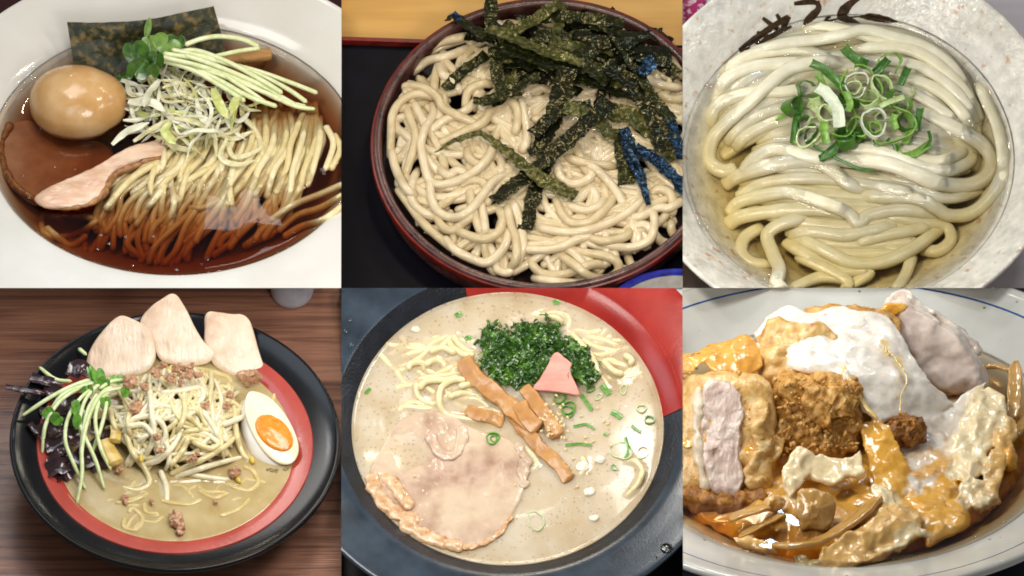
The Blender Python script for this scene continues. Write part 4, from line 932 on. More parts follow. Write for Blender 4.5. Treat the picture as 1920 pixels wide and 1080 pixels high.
    for q in ([(350, 450), (395, 428)], [(430, 420), (418, 480), (410, 540)], [(440, 350), (436, 440), (425, 510)], [(720, 500), (640, 500), (560, 560), (515, 598)],
              [(600, 560), (660, 520), (690, 480)], [(800, 540), (815, 585), (870, 575), (930, 540)], [(835, 420), (860, 470), (835, 540)], [(500, 280), (520, 300), (510, 370)]):
        sband(q, rnd.uniform(16, 26), rnd.choice((0, 0, 1)), (4, 8, 4), rnd.uniform(-.6, .6), lb=S1)
    for a, b, r in ((480, 500), (560, 380), (640, 420), (700, 360), (760, 430), (600, 300), (820, 400), (540, 500), (680, 260), (500, 420), (790, 330)) and [(460, 470, 40), (520, 360, 44), (620, 380, 40), (660, 480, 40), (740, 300, 40), (840, 460, 40), (560, 300, 36), (740, 520, 36), (610, 520, 40), (840, 350, 34), (480, 500, 40), (570, 400, 44), (640, 430, 50), (700, 380, 44), (770, 430, 46), (600, 310, 40), (820, 400, 44), (540, 500, 38), (690, 270, 44), (480, 420, 36)]:
        sring(a, b, r, rnd.uniform(2, 16), rnd.uniform(10, 22), rnd.choice((0, 0, 1, 2)), (rnd.uniform(-.7, .7), rnd.uniform(-.7, .7)), rnd.uniform(.55, 1.2), rnd.uniform(0, 6), rnd.choice((1, .9, .75, .6, .5)), lb='green scallion ring low in the pile on the udon')
    sring(412, 400, 38, 16, 26, 0, (.1, .75), .8, .5, lb='dark green scallion tube at the left edge of the udon pile')
    sring(462, 330, 36, 20, 20, 0, (.5, .3), .8, .2, .8, lb=L1)
    sring(470, 512, 48, 14, 9, 2, (.2, -.2), .85, .8, .9, lb=L2)
    sring(585, 455, 72, 22, 10, 1, (.15, .2), .9, 4.2, .72, lb='large light green open scallion ring, lower left of the pile on the udon')
    sring(785, 470, 84, 22, 9, 1, (.1, -.15), .95, 3.9, .7, lb='large thin green scallion loop, right side of the pile on the udon')
    sring(668, 318, 76, 34, 14, 1, (.2, .1), 1, 2.3, .93, lb='largest green scallion ring on top of the udon pile')
    sring(652, 318, 48, 34, 12, 3, (.25, .0), 1, 0, .95, lb=L3)
    sring(640, 330, 30, 30, 10, 2, (.2, .2), .9, 0, lb=L2)
    sring(748, 326, 40, 30, 12, 2, (.1, .3), 1.25, .2, lb='pale green oval scallion ring, upper right of the pile on the udon')
    sring(775, 240, 44, 26, 11, 1, (.3, .3), 1.1, 5.4, .8, lb='light green open scallion ring at the top of the pile on the udon')
    sring(718, 462, 46, 34, 13, 3, (.1, .1), 1.35, .3, .96, lb='white oval scallion loop at the centre of the pile on the udon')
    sring(720, 480, 22, 26, 10, 1, (.1, .1), 1.2, .3, lb=L2)
    sring(535, 428, 32, 36, 12, 2, (.2, .3), 1, 0, .9, lb='small pale scallion ring beside the white strip on the udon')
    sring(800, 370, 40, 26, 18, 0, (.6, .5), .8, 1, .7, lb=L1)
    sband([(484, 236), (530, 262), (575, 300), (610, 338)], 30, 0, (36, 42, 40, 34), .25, lb='broad dark green scallion strip, upper left of the pile on the udon')
    sband([(606, 180), (630, 205), (665, 232), (690, 245)], 34, 0, (26, 40, 40, 30), .2, lb='dark green scallion strip at the very top of the pile on the udon')
    sband([(505, 330), (545, 355), (580, 410), (590, 478)], 40, 3, (40, 46, 46, 40), .15, th=3, lb=S2)
    sband([(610, 345), (628, 390), (620, 420)], 24, 1, (40, 42, 38), .2, lb=S1)
    sband([(845, 255), (830, 290), (818, 320)], 26, 0, (30, 32, 30), .1, lb='short dark green scallion strip at the upper right of the pile')
    sband([(770, 222), (745, 250), (720, 275)], 30, 0, (30, 34, 30), -.2, lb=S1)
    sband([(893, 408), (885, 450), (880, 490)], 26, 0, (18, 22, 12), .2, lb=S1)
    sband([(740, 400), (790, 375), (830, 365)], 18, 2, (36, 38, 34), .3, lb=L2)
    sband([(800, 430), (790, 455), (800, 485)], 26, 1, (34, 34, 30), .2, lb=S1)
    sband([(530, 450), (530, 500), (540, 540)], 28, 1, (32, 30, 20), .2, lb='bright green scallion strip at the lower left of the pile')
    sband([(490, 545), (540, 575), (600, 605), (660, 632), (716, 640)], 11, 0, (8, 8, 5, 3, 2), .3, lb='thin dark green scallion sliver reaching below the pile on the udon')
    sband([(795, 540), (808, 580), (845, 590), (900, 565), (928, 530), (920, 490)], 12, 0, (14, 6, 3, 4, 6, 10), .5, lb='thin dark green scallion loop at the lower right of the pile')
    sband([(580, 570), (545, 585), (512, 596)], 24, 0, (10, 8, 4), .2, lb=S1)
if on(3): build_udon(P3)
# ================================================================== miso ramen in a black and red bowl (left of the lower row)
def build_miso(P):
    rnd = random.Random(8)
    m_tab, nt, b = nodes('walnut_table')
    n1 = tex(nt, 26, 5, stretch=(.06, 1.6, 1), dist=.6); r1 = ramp(nt, n1.outputs[0], [(.3, '#5e3f32'), (.45, '#865b47'), (.6, '#9c6e57'), (.72, '#744d3c')])
    nt.links.new(r1.outputs[0], b.inputs['Base Color']); b.inputs['Roughness'].default_value = .38
    n2 = tex(nt, 7, 3, stretch=(.05, 1.6, 1)); bp = N(nt, 'Bump'); bp.inputs['Strength'].default_value = .6; bp.inputs['Distance'].default_value = 3 * S
    nt.links.new(n2.outputs[0], bp.inputs['Height']); nt.links.new(bp.outputs[0], b.inputs['Normal'])
    m_blk = mat('black_melamine', [(.3, '#08080a'), (.7, '#101014')], 40, rough=.18, spec=.35, bump=.12, bscale=3)
    m_red = mat('red_melamine_band', [(.3, '#983428'), (.7, '#ac453a')], 90, rough=.25, coat=.3, bump=.08, bscale=8)
    m_soup = milky('miso_soup', [(.3, '#b8a06a'), (.5, '#c2ac7a'), (.7, '#ccb98a')], .28, .1, 45, .1, 5)
    m_body = mat('miso_soup_below', [(.3, '#b09a64'), (.7, '#bea878')], 40, rough=.5)
    m_chk = mat('poached_chicken', [(.25, '#bd9c80'), (.42, '#d0b59a'), (.55, '#dcc8b0'), (.75, '#e2d2c2')], 60, rough=.25, detail=4, sss=.45, sscale=9, srad=(1, .75, .55), bump=.7, bscale=12, bdetail=5, coat=.15, crough=.2, bstretch=(1.8, .5, 1))
    m_ew = mat('boiled_egg_white', [(.3, '#dcd6cb'), (.7, '#e9e5dd')], 40, rough=.22, sss=.35, sscale=9, srad=(1, .9, .8), coat=.3)
    m_ey = mat('soft_orange_yolk', [(.3, '#d4760f'), (.55, '#e28c1e'), (.75, '#cf6c0a')], 16, rough=.25, sss=.3, sscale=6, srad=(1, .5, .1), coat=.3, bump=.2, bscale=9)
    m_ef = mat('cut_egg_face', [(.3, '#dfcfa4'), (.7, '#e9dfc4')], 60, rough=.25, sss=.35, sscale=9, srad=(1, .9, .7), coat=.3)
    m_bs = [mat('bean_sprout', [(.3, '#d3c8a2'), (.7, '#e8e0c6')], 16, rough=.25, sss=.45, sscale=6, srad=(1, .9, .65), coat=.4, crough=.08),
            mat('bean_sprout_clear', [(.3, '#c8b984'), (.7, '#dccea0')], 16, rough=.22, sss=.5, sscale=6, srad=(1, .9, .6), coat=.4, crough=.08)]
    m_tip = mat('sprout_tip_yellow', '#c9b04a', 10, rough=.3)
    m_mt = mat('ground_pork', [(.3, '#9c7050'), (.55, '#b98e6c'), (.75, '#cdae92')], 8, rough=.38, coat=.2, bump=.6, bscale=5, sss=.15, sscale=4)
    m_kk = mat('wood_ear', [(.3, '#26161a'), (.55, '#3d2529'), (.75, '#553538')], 18, rough=.2, coat=.5, bump=.25, bscale=7)
    m_st = mat('sprout_stem_miso', [(.3, '#b9c583'), (.7, '#dbe2b6')], 14, rough=.3, sss=.4, sscale=4, srad=(.9, 1, .5), coat=.3)
    m_lf = mat('sprout_leaf_miso', [(.3, '#3c6b1c'), (.7, '#6fa23a')], 10, rough=.25, sss=.25, sscale=3, srad=(.6, 1, .2), coat=.3)
    m_mm = mat('menma_yellow', [(.3, '#b8953f'), (.7, '#d8bd74')], 12, rough=.3, coat=.3, sss=.25, sscale=5, stretch=(.4, 1.6, 1))
    m_nd = mat('miso_noodle', [(.3, '#b9a366'), (.7, '#cdba82')], 14, rough=.25, sss=.4, sscale=5, coat=.3)
    m_gl = mat('frosted_tumbler', [(.3, '#cfd4e4'), (.7, '#e6e9f2')], 30, rough=.15, trans=.25, ior=1.3, sss=.3, sscale=20)
    # --- table, tumbler
    put(P, 'table_top', box(-800, 800, -800, 1000, -150, -101), m_tab, kind='structure')
    c = np.array(P.pt(547, 12, -100)); v, f = lathe(rounded([(0, 0), (34, 0), (41, 8), (52, 150), (48, 150), (36, 16), (30, 10), (0, 10)], 2), 60)
    put(P, 'water_tumbler', (v + c, f), m_gl, label='translucent water tumbler on the walnut table behind the black bowl', cat='glass')
    # --- bowl
    inner = [(0, -84), (140, -72), (205, -20), (222, 0), (258, 6), (288, 13), (303, 20)]
    prof = np.vstack([rounded(inner, 1), rounded([(304, 21), (308, 22), (311, 18), (309, 10), (262, -36), (160, -88), (112, -92), (110, -100), (0, -100)], 2)])
    t = thing(P, 'black_ramen_bowl', 'wide black bowl with a red band inside, on the walnut table', 'bowl', (0, 0, -100))
    put(P, 'body', lathe(prof, 200), m_blk, t)
    put(P, 'red_band', lathe([(218, -2.5), (226, 2.0), (240, 6), (258, 9), (260, 6), (240, 1), (218, -6)], 200), m_red, t)
    # --- soup
    t = thing(P, 'miso_soup', 'cloudy tan miso soup in the black and red bowl', 'soup', (0, 0, -40))
    put(P, 'soup_body', lathe([(0, -9), (218, -9), (200, -30), (0, -30)], 90), m_body, t)
    # --- heap
    def base(x, y):
        return -6 + 78 * np.exp(-((x - 5) / 105) ** 2 - ((y - 45) / 85) ** 2) + 14 * np.exp(-((x + 115) / 60) ** 2 - ((y - 20) / 90) ** 2)
    hp = Heap(P, base=base); cnt = [0]
    # noodles lying at the surface
    for g in ([(470, 860), (465, 900), (510, 910), (535, 870), (500, 830), (480, 850)], [(540, 805), (550, 845), (600, 850)], [(600, 800), (700, 815), (760, 795)], [(860, 745), (930, 762), (968, 735), (950, 690), (910, 670)], [(740, 760), (800, 790), (860, 770)], [(700, 770), (740, 740)], [(820, 860), (900, 830), (940, 790)],
              [(985, 345), (1020, 360), (1030, 400), (1020, 430)], [(430, 810), (500, 800), (560, 770)], [(780, 320), (850, 335), (870, 360)], [(650, 300), (760, 305), (840, 330)]):
        e = spline(T(g), 3); put(P, 'miso_noodle', tube(P.pts(e, -2.6 + 1.8 * noise(np.column_stack([e, 0 * e[:, 0]]), 18, 4)), 5.6, 8), m_nd, None, 'noodle strand breaking the surface of the miso soup', 'noodle', 'noodles in the miso soup', smooth_='all')
    for i in range(22):
        x, y = rnd.uniform(400, 1000), rnd.uniform(690, 890)
        if ((x - 656) / 400) ** 2 + ((y - 600) / 300) ** 2 > 1: continue
        h = rnd.uniform(-.6, .6); l = rnd.uniform(35, 80); bd = rnd.uniform(-30, 30)
        e = spline(T([(x - l, y - l * math.sin(h)), (x - l * .4, y + bd), (x + l * .4, y + bd), (x + l, y + l * math.sin(h))]), 3)
        put(P, 'miso_noodle', tube(P.pts(e, -5.2 + 1.6 * noise(np.column_stack([e, np.full(len(e), i * 9.)]), 24, 6)), 5.4, 8), m_nd, None, 'noodle strand veiled just under the front of the miso soup', 'noodle', 'noodles in the miso soup', smooth_='all')
    # --- chicken slices
    G = 'chicken slices leaning on the black rim'
    for ab, zt, zb, sd, lb in (([(325, 300), (330, 240), (370, 170), (430, 105), (475, 100), (555, 145), (575, 195), (580, 260), (540, 312), (420, 338), (345, 322)], 58, 0, 3, 'left chicken slice with a brothy hollow, leaning on the black rim'),
                               ([(765, 150), (775, 85), (850, 88), (920, 100), (950, 150), (972, 230), (988, 300), (960, 325), (880, 335), (800, 285), (770, 215)], 56, -2, 7, 'right chicken slice with a squared top, leaning on the black rim'),
                               ([(525, 125), (555, 72), (645, 18), (690, 62), (730, 135), (770, 200), (806, 245), (770, 275), (690, 280), (610, 270), (575, 215), (555, 165)], 76, 14, 5, 'tallest chicken slice, pointed, in the middle behind the bean sprouts')):
        put(P, 'chicken_slice', slab(P, T(ab), zt, zb, 12, rings=22, amp=4.5, scale=60, seed=sd, round_=.16, step=3), m_chk, None, lb, 'chicken slice', G)
    # --- egg half
    fo = [(948, 384), (1005, 405), (1062, 462), (1108, 545), (1120, 612), (1092, 656), (1040, 652), (985, 605), (940, 530), (918, 455), (925, 400)]
    t = thing(P, 'egg_half', 'half boiled egg with a soft orange yolk at the right side of the miso bowl', 'egg', P.pt(510, 330, 0))
    v, f = slab(P, T([(942, 380), (1000, 400), (1060, 460), (1112, 545), (1124, 615), (1096, 664), (1045, 672), (985, 648), (935, 590), (908, 520), (900, 450), (914, 395)]), 52, 6, 46, rings=8, round_=.55, step=3)
    put(P, 'egg_white', (v, f), m_ew, t, smooth_='all')
    cf = put(P, 'cut_face', slab(P, T(fo), 55, 11, 5, rings=8, round_=.2, step=3, dome=1.5), m_ef, t, smooth_='all')
    yo = [(1028 + 84 * math.cos(q) * math.cos(.75) - 52 * math.sin(q) * math.sin(.75), 541 + 84 * math.cos(q) * math.sin(.75) + 52 * math.sin(q) * math.cos(.75)) for q in np.linspace(0, 6.28, 15)[:-1]]
    put(P, 'yolk', slab(P, T(yo), 44, 22, 5, rings=8, round_=.25, step=3, dome=3, amp=.8, scale=14), m_ey, cf, smooth_='all')
    # --- wood ear
    G = 'wood ear strips at the left of the miso ramen'; m_lab = None
    def ear(pts, w, z, lb=m_lab, roll=0.2, sd=0):
        e = spline(T(pts), 4); n = len(e); c = P.pts(e, np.interp(np.linspace(0, 1, n), np.linspace(0, 1, len(z)), z)); c[:, 2] += 4 * noise(c, 16, sd + 3)
        put(P, 'wood_ear', ribbon(c, w * .5, 2.2, 5, roll=roll + .7 * noise(c, 22, sd), curl=.2, edge=.2, seed=sd), m_kk, None, lb, 'wood ear', G)
    for i, (p, w, z) in enumerate((([(20, 374), (60, 382), (110, 392), (165, 396)], 22, (30, 32, 30, 24)), ([(115, 338), (170, 352), (230, 368)], 40, (24, 26, 22)), ([(272, 335), (290, 302), (335, 325)], 60, (22, 34, 22)), ([(160, 385), (220, 400), (240, 440)], 60, (22, 24, 18)),
            ([(150, 560), (210, 530), (280, 535)], 80, (16, 28, 20)), ([(170, 600), (230, 575), (300, 560)], 60, (14, 22, 18)), ([(190, 660), (240, 600), (250, 640), (200, 640)], 40, (10, 24, 20, 10)), ([(180, 690), (230, 670), (280, 660)], 60, (6, 16, 10)), ([(200, 715), (240, 690), (270, 710)], 50, (4, 10, 4)),
            ([(240, 480), (280, 440), (340, 420)], 70, (14, 22, 18)), ([(330, 580), (360, 640), (380, 680)], 60, (10, 14, 6)), ([(110, 510), (140, 540), (170, 545)], 26, (14, 16, 14)), ([(340, 520), (390, 520), (410, 560)], 60, (14, 18, 14)), ([(180, 450), (200, 500), (260, 510)], 60, (12, 18, 14)), ([(280, 620), (310, 650), (340, 640)], 60, (8, 12, 8)))):
        ear(p, w, z, lb={3: 'broad wood ear under the leftmost sprout', 4: 'broad shiny wood ear in the middle of the left side', 5: 'wood ear folded under the broad shiny one', 6: 'curled wood ear loop near the red band', 7: 'wood ear just above the lowest piece', 9: 'wood ear behind the sprout leaves', 10: 'wood ear between the sprout tips and the menma', 11: 'thin wood ear hook at the left edge of the soup', 12: 'wood ear beside the small menma chunk', 13: 'wood ear under the hanging left sprout', 14: 'wood ear behind the longest sprout',0: 'thin wood ear strip poking out over the left rim', 1: 'wood ear strip lying just inside the left rim', 2: 'wood ear piece standing beside the left chicken slice', 8: 'lowest wood ear piece touching the red band'}.get(i, m_lab), sd=i)
    # --- bean sprouts
    G = 'bean sprouts heaped in the miso ramen'
    def bean(pts, r=7.0, lb=None, sink=.5, tip=False, **kw):
        c = hp.lay(T(pts), r, sink=sink, step=3.5, stiff=3, offs=(-8, 0, 0, 0, 0, -8), **kw); n = len(c); i = cnt[0]; cnt[0] += 1
        rr = r * np.interp(np.linspace(0, 1, n), [0, .08, .5, .9, 1], [.75, 1.05, 1.05, .85, .5])
        put(P, 'bean_sprout', tube(c, rr, 9, ends=.8), m_bs[i % 2], None, lb or '%s translucent bean sprout %s of the miso heap' % where(c - np.array((5, 5, 0)), 125, 125), 'bean sprout', G, smooth_='all')
    for i in range(190):
        a0 = rnd.uniform(0, 6.28); d = math.sqrt(rnd.random()); x, y = 665 + 225 * d * math.cos(a0), 490 + 165 * d * math.sin(a0)
        h = rnd.uniform(0, 6.28); l = rnd.uniform(50, 105); bd = rnd.uniform(-24, 24); s_, c_ = math.sin(h), math.cos(h)
        bean([(x - l * c_, y - l * s_), (x - .4 * l * c_ + bd * s_, y - .4 * l * s_ - bd * c_), (x + .4 * l * c_ + bd * s_, y + .4 * l * s_ - bd * c_), (x + l * c_, y + l * s_)], rnd.uniform(3.6, 5.2), sink=.3, maxh=92)
    for p in ([(490, 580), (478, 520), (520, 484), (590, 492), (622, 545), (600, 605)], [(590, 310), (610, 350), (655, 378), (700, 380)], [(560, 370), (570, 470), (577, 560), (540, 645)], [(635, 668), (685, 610), (712, 545)], [(530, 665), (600, 642), (655, 585), (682, 530)], [(690, 410), (692, 480), (660, 545)],
              [(600, 395), (680, 385), (750, 375), (762, 410), (730, 445)], [(635, 700), (760, 642), (850, 590), (890, 545)], [(700, 695), (790, 712), (880, 722)], [(470, 540), (500, 620), (545, 680), (560, 735), (510, 760), (430, 738)], [(600, 680), (622, 740), (626, 800), (612, 842)], [(720, 575), (790, 602), (835, 575)],
              [(760, 460), (800, 520), (822, 565)], [(878, 440), (886, 540), (910, 620), (955, 665)], [(650, 712), (780, 668), (915, 632)], [(500, 430), (480, 500), (490, 560)], [(470, 520), (540, 515), (580, 560)], [(410, 440), (420, 490), (440, 540)], [(830, 515), (900, 488), (930, 470)], [(690, 470), (740, 510), (760, 540)]):
        bean(p, 5.6, sink=.6)
    for a, b in ((700, 550), (530, 640), (945, 645), (895, 720), (640, 300)):
        z = float(hp.at(np.array([a / 2 - P.c[0]]), np.array([(P.c[1] - b / 2) / P.se]))[0])
        put(P, 'mung_bean', blob(P.pt(a / 2, b / 2, max(2, min(z, 50)) + 3), (9, 5, 5), 8, 1, 6, a, (0, 0, rnd.uniform(0, 3))), m_tip, None, 'small yellow bean head among the bean sprouts', 'bean', 'yellow bean heads in the miso ramen')
    # --- ground pork
    G = 'ground pork bits on the miso ramen'
    def bit(a, b, r, z, lb='brown ground pork crumb among the bean sprouts'):
        r *= .8; put(P, 'pork_crumb', rough_up(blob(P.pt(a / 2, b / 2, z + 6), (r, r * .8, r * .7), 14, r * .45, r * .7, int(a), (0, 0, a)), r * .2, r * .35, 3), m_mt, None, lb, 'pork crumb', G)
    for i in range(44):
        a0 = rnd.uniform(0, 6.28); d = math.sqrt(rnd.random()); bit(665 + 92 * d * math.cos(a0), 322 + 45 * d * math.sin(a0), rnd.uniform(4, 9), 68 + rnd.uniform(-6, 10), 'brown ground pork crumb in the clump on top of the bean sprouts')
    for a, b, r, z, lb in ((490, 350, 16, 62, 'brown pork lump beside the sprout leaves'), (510, 452, 20, 58, 'pinkish pork lump lying on the bean sprouts at the left'), (930, 338, 24, 14, 'brown pork lump behind the egg half'), (655, 868, 20, 1, 'pinkish pork lump in the soup at the front'), (680, 905, 14, 0, 'small pork scrap beside the front pork lump'), (880, 690, 15, 4, 'pork scrap floating right of the bean sprouts'),
                          (590, 560, 10, 66, None), (600, 610, 9, 60, None), (720, 640, 11, 44, None), (740, 620, 8, 46, None), (850, 440, 10, 50, None), (770, 440, 11, 66, None), (540, 370, 12, 62, None), (450, 680, 8, 8, None), (570, 800, 7, 1, None), (810, 800, 6, 1, None), (470, 790, 10, 0, None), (860, 400, 10, 30, None)):
        bit(a, b, r, z, lb or 'brown ground pork crumb among the bean sprouts')
    # --- menma
    put(P, 'menma_piece', tube(P.pts(spline(T([(385, 572), (410, 615), (440, 662)]), 3), 22), 15, 12, flat=.6, square=.6, ends=.2), m_mm, label='yellow menma chunk left of the bean sprouts', cat='menma', group='menma pieces in the miso ramen')
    put(P, 'menma_piece', tube(P.pts(spline(T([(432, 512), (436, 545), (430, 580)]), 3), 34), 11, 10, flat=.7, square=.6, ends=.4), m_mm, label='small pale menma chunk above the yellow one', cat='menma', group='menma pieces in the miso ramen')
    # --- radish sprouts
    G = 'radish sprouts on the miso ramen'; spr = []
    for p, z in (([(82, 480), (180, 415), (260, 372), (335, 345), (375, 350)], (26, 40, 48, 52, 50)), ([(158, 622), (172, 510), (225, 425), (300, 375), (365, 350)], (8, 34, 46, 52, 52)), ([(190, 455), (235, 400), (300, 370), (350, 350)], (36, 46, 50, 52)), ([(322, 755), (275, 655), (245, 570), (258, 480), (310, 405), (375, 362)], (3, 24, 40, 52, 58, 58)),
                 ([(392, 755), (360, 650), (318, 555), (300, 500), (320, 420), (370, 360)], (3, 26, 42, 50, 58, 58)), ([(418, 685), (378, 600), (358, 500), (372, 430), (410, 385)], (14, 38, 54, 60, 60)), ([(288, 812), (308, 700), (308, 600), (335, 480), (385, 395), (470, 374)], (2, 26, 42, 56, 64, 60)), ([(312, 690), (306, 600), (325, 470), (365, 395)], (12, 40, 56, 60)),
                 ([(345, 620), (380, 520), (400, 430), (395, 380)], (22, 42, 56, 58)), ([(310, 560), (345, 450), (385, 390), (420, 370)], (40, 54, 60, 60)), ([(370, 380), (420, 350), (470, 345)], (58, 60, 58)), ([(145, 295), (180, 325), (215, 345), (270, 350)], (22, 26, 28, 26)), ([(292, 225), (310, 240), (325, 252)], (24, 26, 28))):
        e = spline(T(p), 4); n = len(e); c = P.pts(e, np.interp(np.linspace(0, 1, n), np.linspace(0, 1, len(z)), z))
        t = thing(P, 'radish_sprout', 'radish sprout %s, by the wood ear' % (['reaching out leftmost', 'hanging down at the far left', 'short, third from the left', 'with its tip in the soup beside the wood ear', 'with its tip nearest the menma chunk', 'bending down to the yellow menma', 'the longest', 'straight, behind the longest', 'short, at the right', 'short, in the centre', 'lying at the very top', 'lying inside the upper left rim', 'a lone scrap beside the left chicken slice'][len(spr)]), 'sprout', c[-1], G); spr.append(t)
        spr[-1] = put(P, 'stem', tube(c, 3.9 * np.interp(np.linspace(0, 1, n), [0, .2, 1], [.7, 1.05, .9]), 8, ends=.5), m_st, t, smooth_='all')
    for i, (a, b, w, h, rot, tl) in enumerate(((182, 470, 40, 44, .6, (.2, .3)), (212, 492, 44, 40, -.8, (.2, -.2)), (285, 455, 34, 60, .2, (0, .5)), (288, 500, 30, 46, 0, (.2, .3)), (370, 335, 44, 60, .3, (-.4, .2)), (388, 360, 44, 50, -.5, (.1, -.4)), (345, 325, 30, 60, .5, (-.3, .5)), (440, 345, 50, 34, .2, (-.4, .2)), (468, 390, 30, 36, 0, (.1, .3)), (330, 385, 40, 36, .2, (0, -.3)), (395, 430, 36, 40, .2, (0, .3)))):
        put(P, 'leaf', leaf(P, P.pt(a / 2, b / 2, 58 if i > 1 else 44), w * .6, h * .6, rot, tl), m_lf, spr[(2, 1, 3, 4, 5, 6, 7, 10, 8, 9, 3)[i]])
    # --- soup skin
    t = [o for o in scene.objects if o.name.startswith('miso_soup') and o.type == 'EMPTY'][0]
    rip = Heap(P); rip.H = 5 * blur((hp.H > 3).astype(float), 4)
    put(P, 'soup_surface', disc(230, lambda x, y: .5 * noise(np.column_stack([x, y, 0 * x]), 40, 3) + np.minimum(rip.at(x, y), 3), th=7.0), m_soup, t, smooth_='all')
    m_bub = mat('soup_bubble', '#b9a878', 10, rough=.1, trans=.5)
    for i in range(26):
        q = rnd.random(); a, b = (1000 + 110 * q, 668 + 14 * math.sin(q * 3.1) - 20 * q * q) if i < 18 else (1095 + rnd.uniform(0, 22), 640 + rnd.uniform(-10, 30))
        put(P, 'soup_bubble', blob(P.pt(a / 2, b / 2 + 3 + rnd.uniform(-2, 3), .5), rnd.uniform(1.5, 3.2), 6), m_bub, None, 'tiny bubble at the lower end of the egg half', 'bubble', 'bubbles beside the egg half')
if on(4): build_miso(P4)
# ================================================================== tonkotsu ramen in a black bowl with a red quarter (middle of the lower row)
def build_tonkotsu(P):
    rnd = random.Random(21)
    m_blk, nt, b = nodes('pebbled_black_glaze')
    n1 = tex(nt, 30, 4); r1 = ramp(nt, n1.outputs[0], [(.3, '#0c0e13'), (.7, '#1a1f29')]); nt.links.new(r1.outputs[0], b.inputs['Base Color'])
    b.inputs['Roughness'].default_value = .3; n2 = tex(nt, 5, 3); bp = N(nt, 'Bump'); bp.inputs['Strength'].default_value = .55; bp.inputs['Distance'].default_value = 1.5 * S
    nt.links.new(n2.outputs[0], bp.inputs['Height']); nt.links.new(bp.outputs[0], b.inputs['Normal'])
    m_fl = mat('black_flange_painted_sky', [(.3, '#1f2833'), (.7, '#37434f')], 60, rough=.2, bump=.1, bscale=4)  # window's blue reflection painted into the black flange's colour
    m_red = mat('red_lacquer_quarter', [(.3, '#861a14'), (.7, '#9c2a22')], 80, rough=.22, bump=.1, bscale=5)
    m_soup, nt, b = nodes('pork_bone_soup')
    n1 = tex(nt, 70, 4); r1 = ramp(nt, n1.outputs[0], [(.28, '#c8b08a'), (.5, '#dac8a8'), (.7, '#e6dac4')])
    vo = tex(nt, 9, 0, 'TexVoronoi'); r2 = ramp(nt, vo.outputs['Distance'], [(.2, (1, 1, 1)), (.32, (0, 0, 0))])
    n3 = tex(nt, 25, 2); r3 = ramp(nt, n3.outputs[0], [(.38, (0, 0, 0)), (.52, (1, 1, 1))]); mm = N(nt, 'Math', operation='MULTIPLY'); m2 = N(nt, 'Math', operation='MULTIPLY'); m2.inputs[1].default_value = .55
    nt.links.new(r2.outputs[0], mm.inputs[0]); nt.links.new(r3.outputs[0], mm.inputs[1]); nt.links.new(mm.outputs[0], m2.inputs[0])
    mx = N(nt, 'Mix', data_type='RGBA'); mx.inputs[7].default_value = lin('#9c8462'); nt.links.new(m2.outputs[0], mx.inputs[0]); nt.links.new(r1.outputs[0], mx.inputs[6]); nt.links.new(mx.outputs[2], b.inputs['Base Color'])
    b.inputs['Roughness'].default_value = .12; b.inputs['Coat Weight'].default_value = .5; b.inputs['Coat Roughness'].default_value = .05
    bp = N(nt, 'Bump'); bp.inputs['Strength'].default_value = .25; bp.inputs['Distance'].default_value = 1 * S; nt.links.new(mm.outputs[0], bp.inputs['Height']); nt.links.new(bp.outputs[0], b.inputs['Normal'])
    tr = N(nt, 'BsdfTransparent'); ms = N(nt, 'MixShader'); ms.inputs[0].default_value = .46; nt.links.new(b.outputs[0], ms.inputs[1]); nt.links.new(tr.outputs[0], ms.inputs[2]); nt.links.new(ms.outputs[0], nt.nodes['Material Output'].inputs['Surface'])
    m_body = mat('pork_bone_soup_below', [(.3, '#cfbb9c'), (.7, '#d8c7ac')], 60, rough=.5)
    m_pork = mat('pink_grey_pork', [(.22, '#94705e'), (.4, '#ad8874'), (.55, '#c0a08e'), (.75, '#b08a7c')], 34, rough=.32, sss=.25, sscale=6, srad=(1, .55, .45), coat=.25, bump=.35, bscale=8)
    m_pork, nt, b = nodes('pork_with_broth_film')
    n1 = tex(nt, 30, 5); r1 = ramp(nt, n1.outputs[0], [(.25, '#94745e'), (.42, '#ac8c76'), (.6, '#bfa28e'), (.75, '#a8846e')]); n2 = tex(nt, 110, 3); r2 = ramp(nt, n2.outputs[0], [(.42, (0, 0, 0)), (.62, (.85, .85, .85))])
    mx = N(nt, 'Mix', data_type='RGBA'); mx.inputs[7].default_value = lin('#d3bfa2'); nt.links.new(r2.outputs[0], mx.inputs[0]); nt.links.new(r1.outputs[0], mx.inputs[6]); nt.links.new(mx.outputs[2], b.inputs['Base Color'])
    b.inputs['Roughness'].default_value = .28; b.inputs['Coat Weight'].default_value = .4; b.inputs['Coat Roughness'].default_value = .08; b.inputs['Subsurface Weight'].default_value = .15; b.inputs['Subsurface Scale'].default_value = 5 * S
    n3 = tex(nt, 16, 5); bp = N(nt, 'Bump'); bp.inputs['Strength'].default_value = .5; bp.inputs['Distance'].default_value = 3 * S; nt.links.new(n3.outputs[0], bp.inputs['Height']); nt.links.new(bp.outputs[0], b.inputs['Normal'])
    m_fat = mat('browned_pork_fat', [(.25, '#a06c3e'), (.45, '#c49a6e'), (.7, '#d8bc98')], 14, rough=.28, sss=.3, sscale=6, coat=.4, bump=.35, bscale=7)
    m_sea = mat('aosa_seaweed', [(.25, '#1a350c'), (.5, '#335a17'), (.75, '#64902f')], 18, rough=.2, coat=.6, bump=.4, bscale=6, sss=.15, sscale=3, srad=(.5, 1, .2))
    m_pink = mat('pink_fish_cake', [(.3, '#cf8577'), (.7, '#dfa091')], 22, rough=.4, sss=.3, sscale=6, bump=.25, bscale=6, srad=(1, .5, .4), stretch=(.4, 1.4, 1))
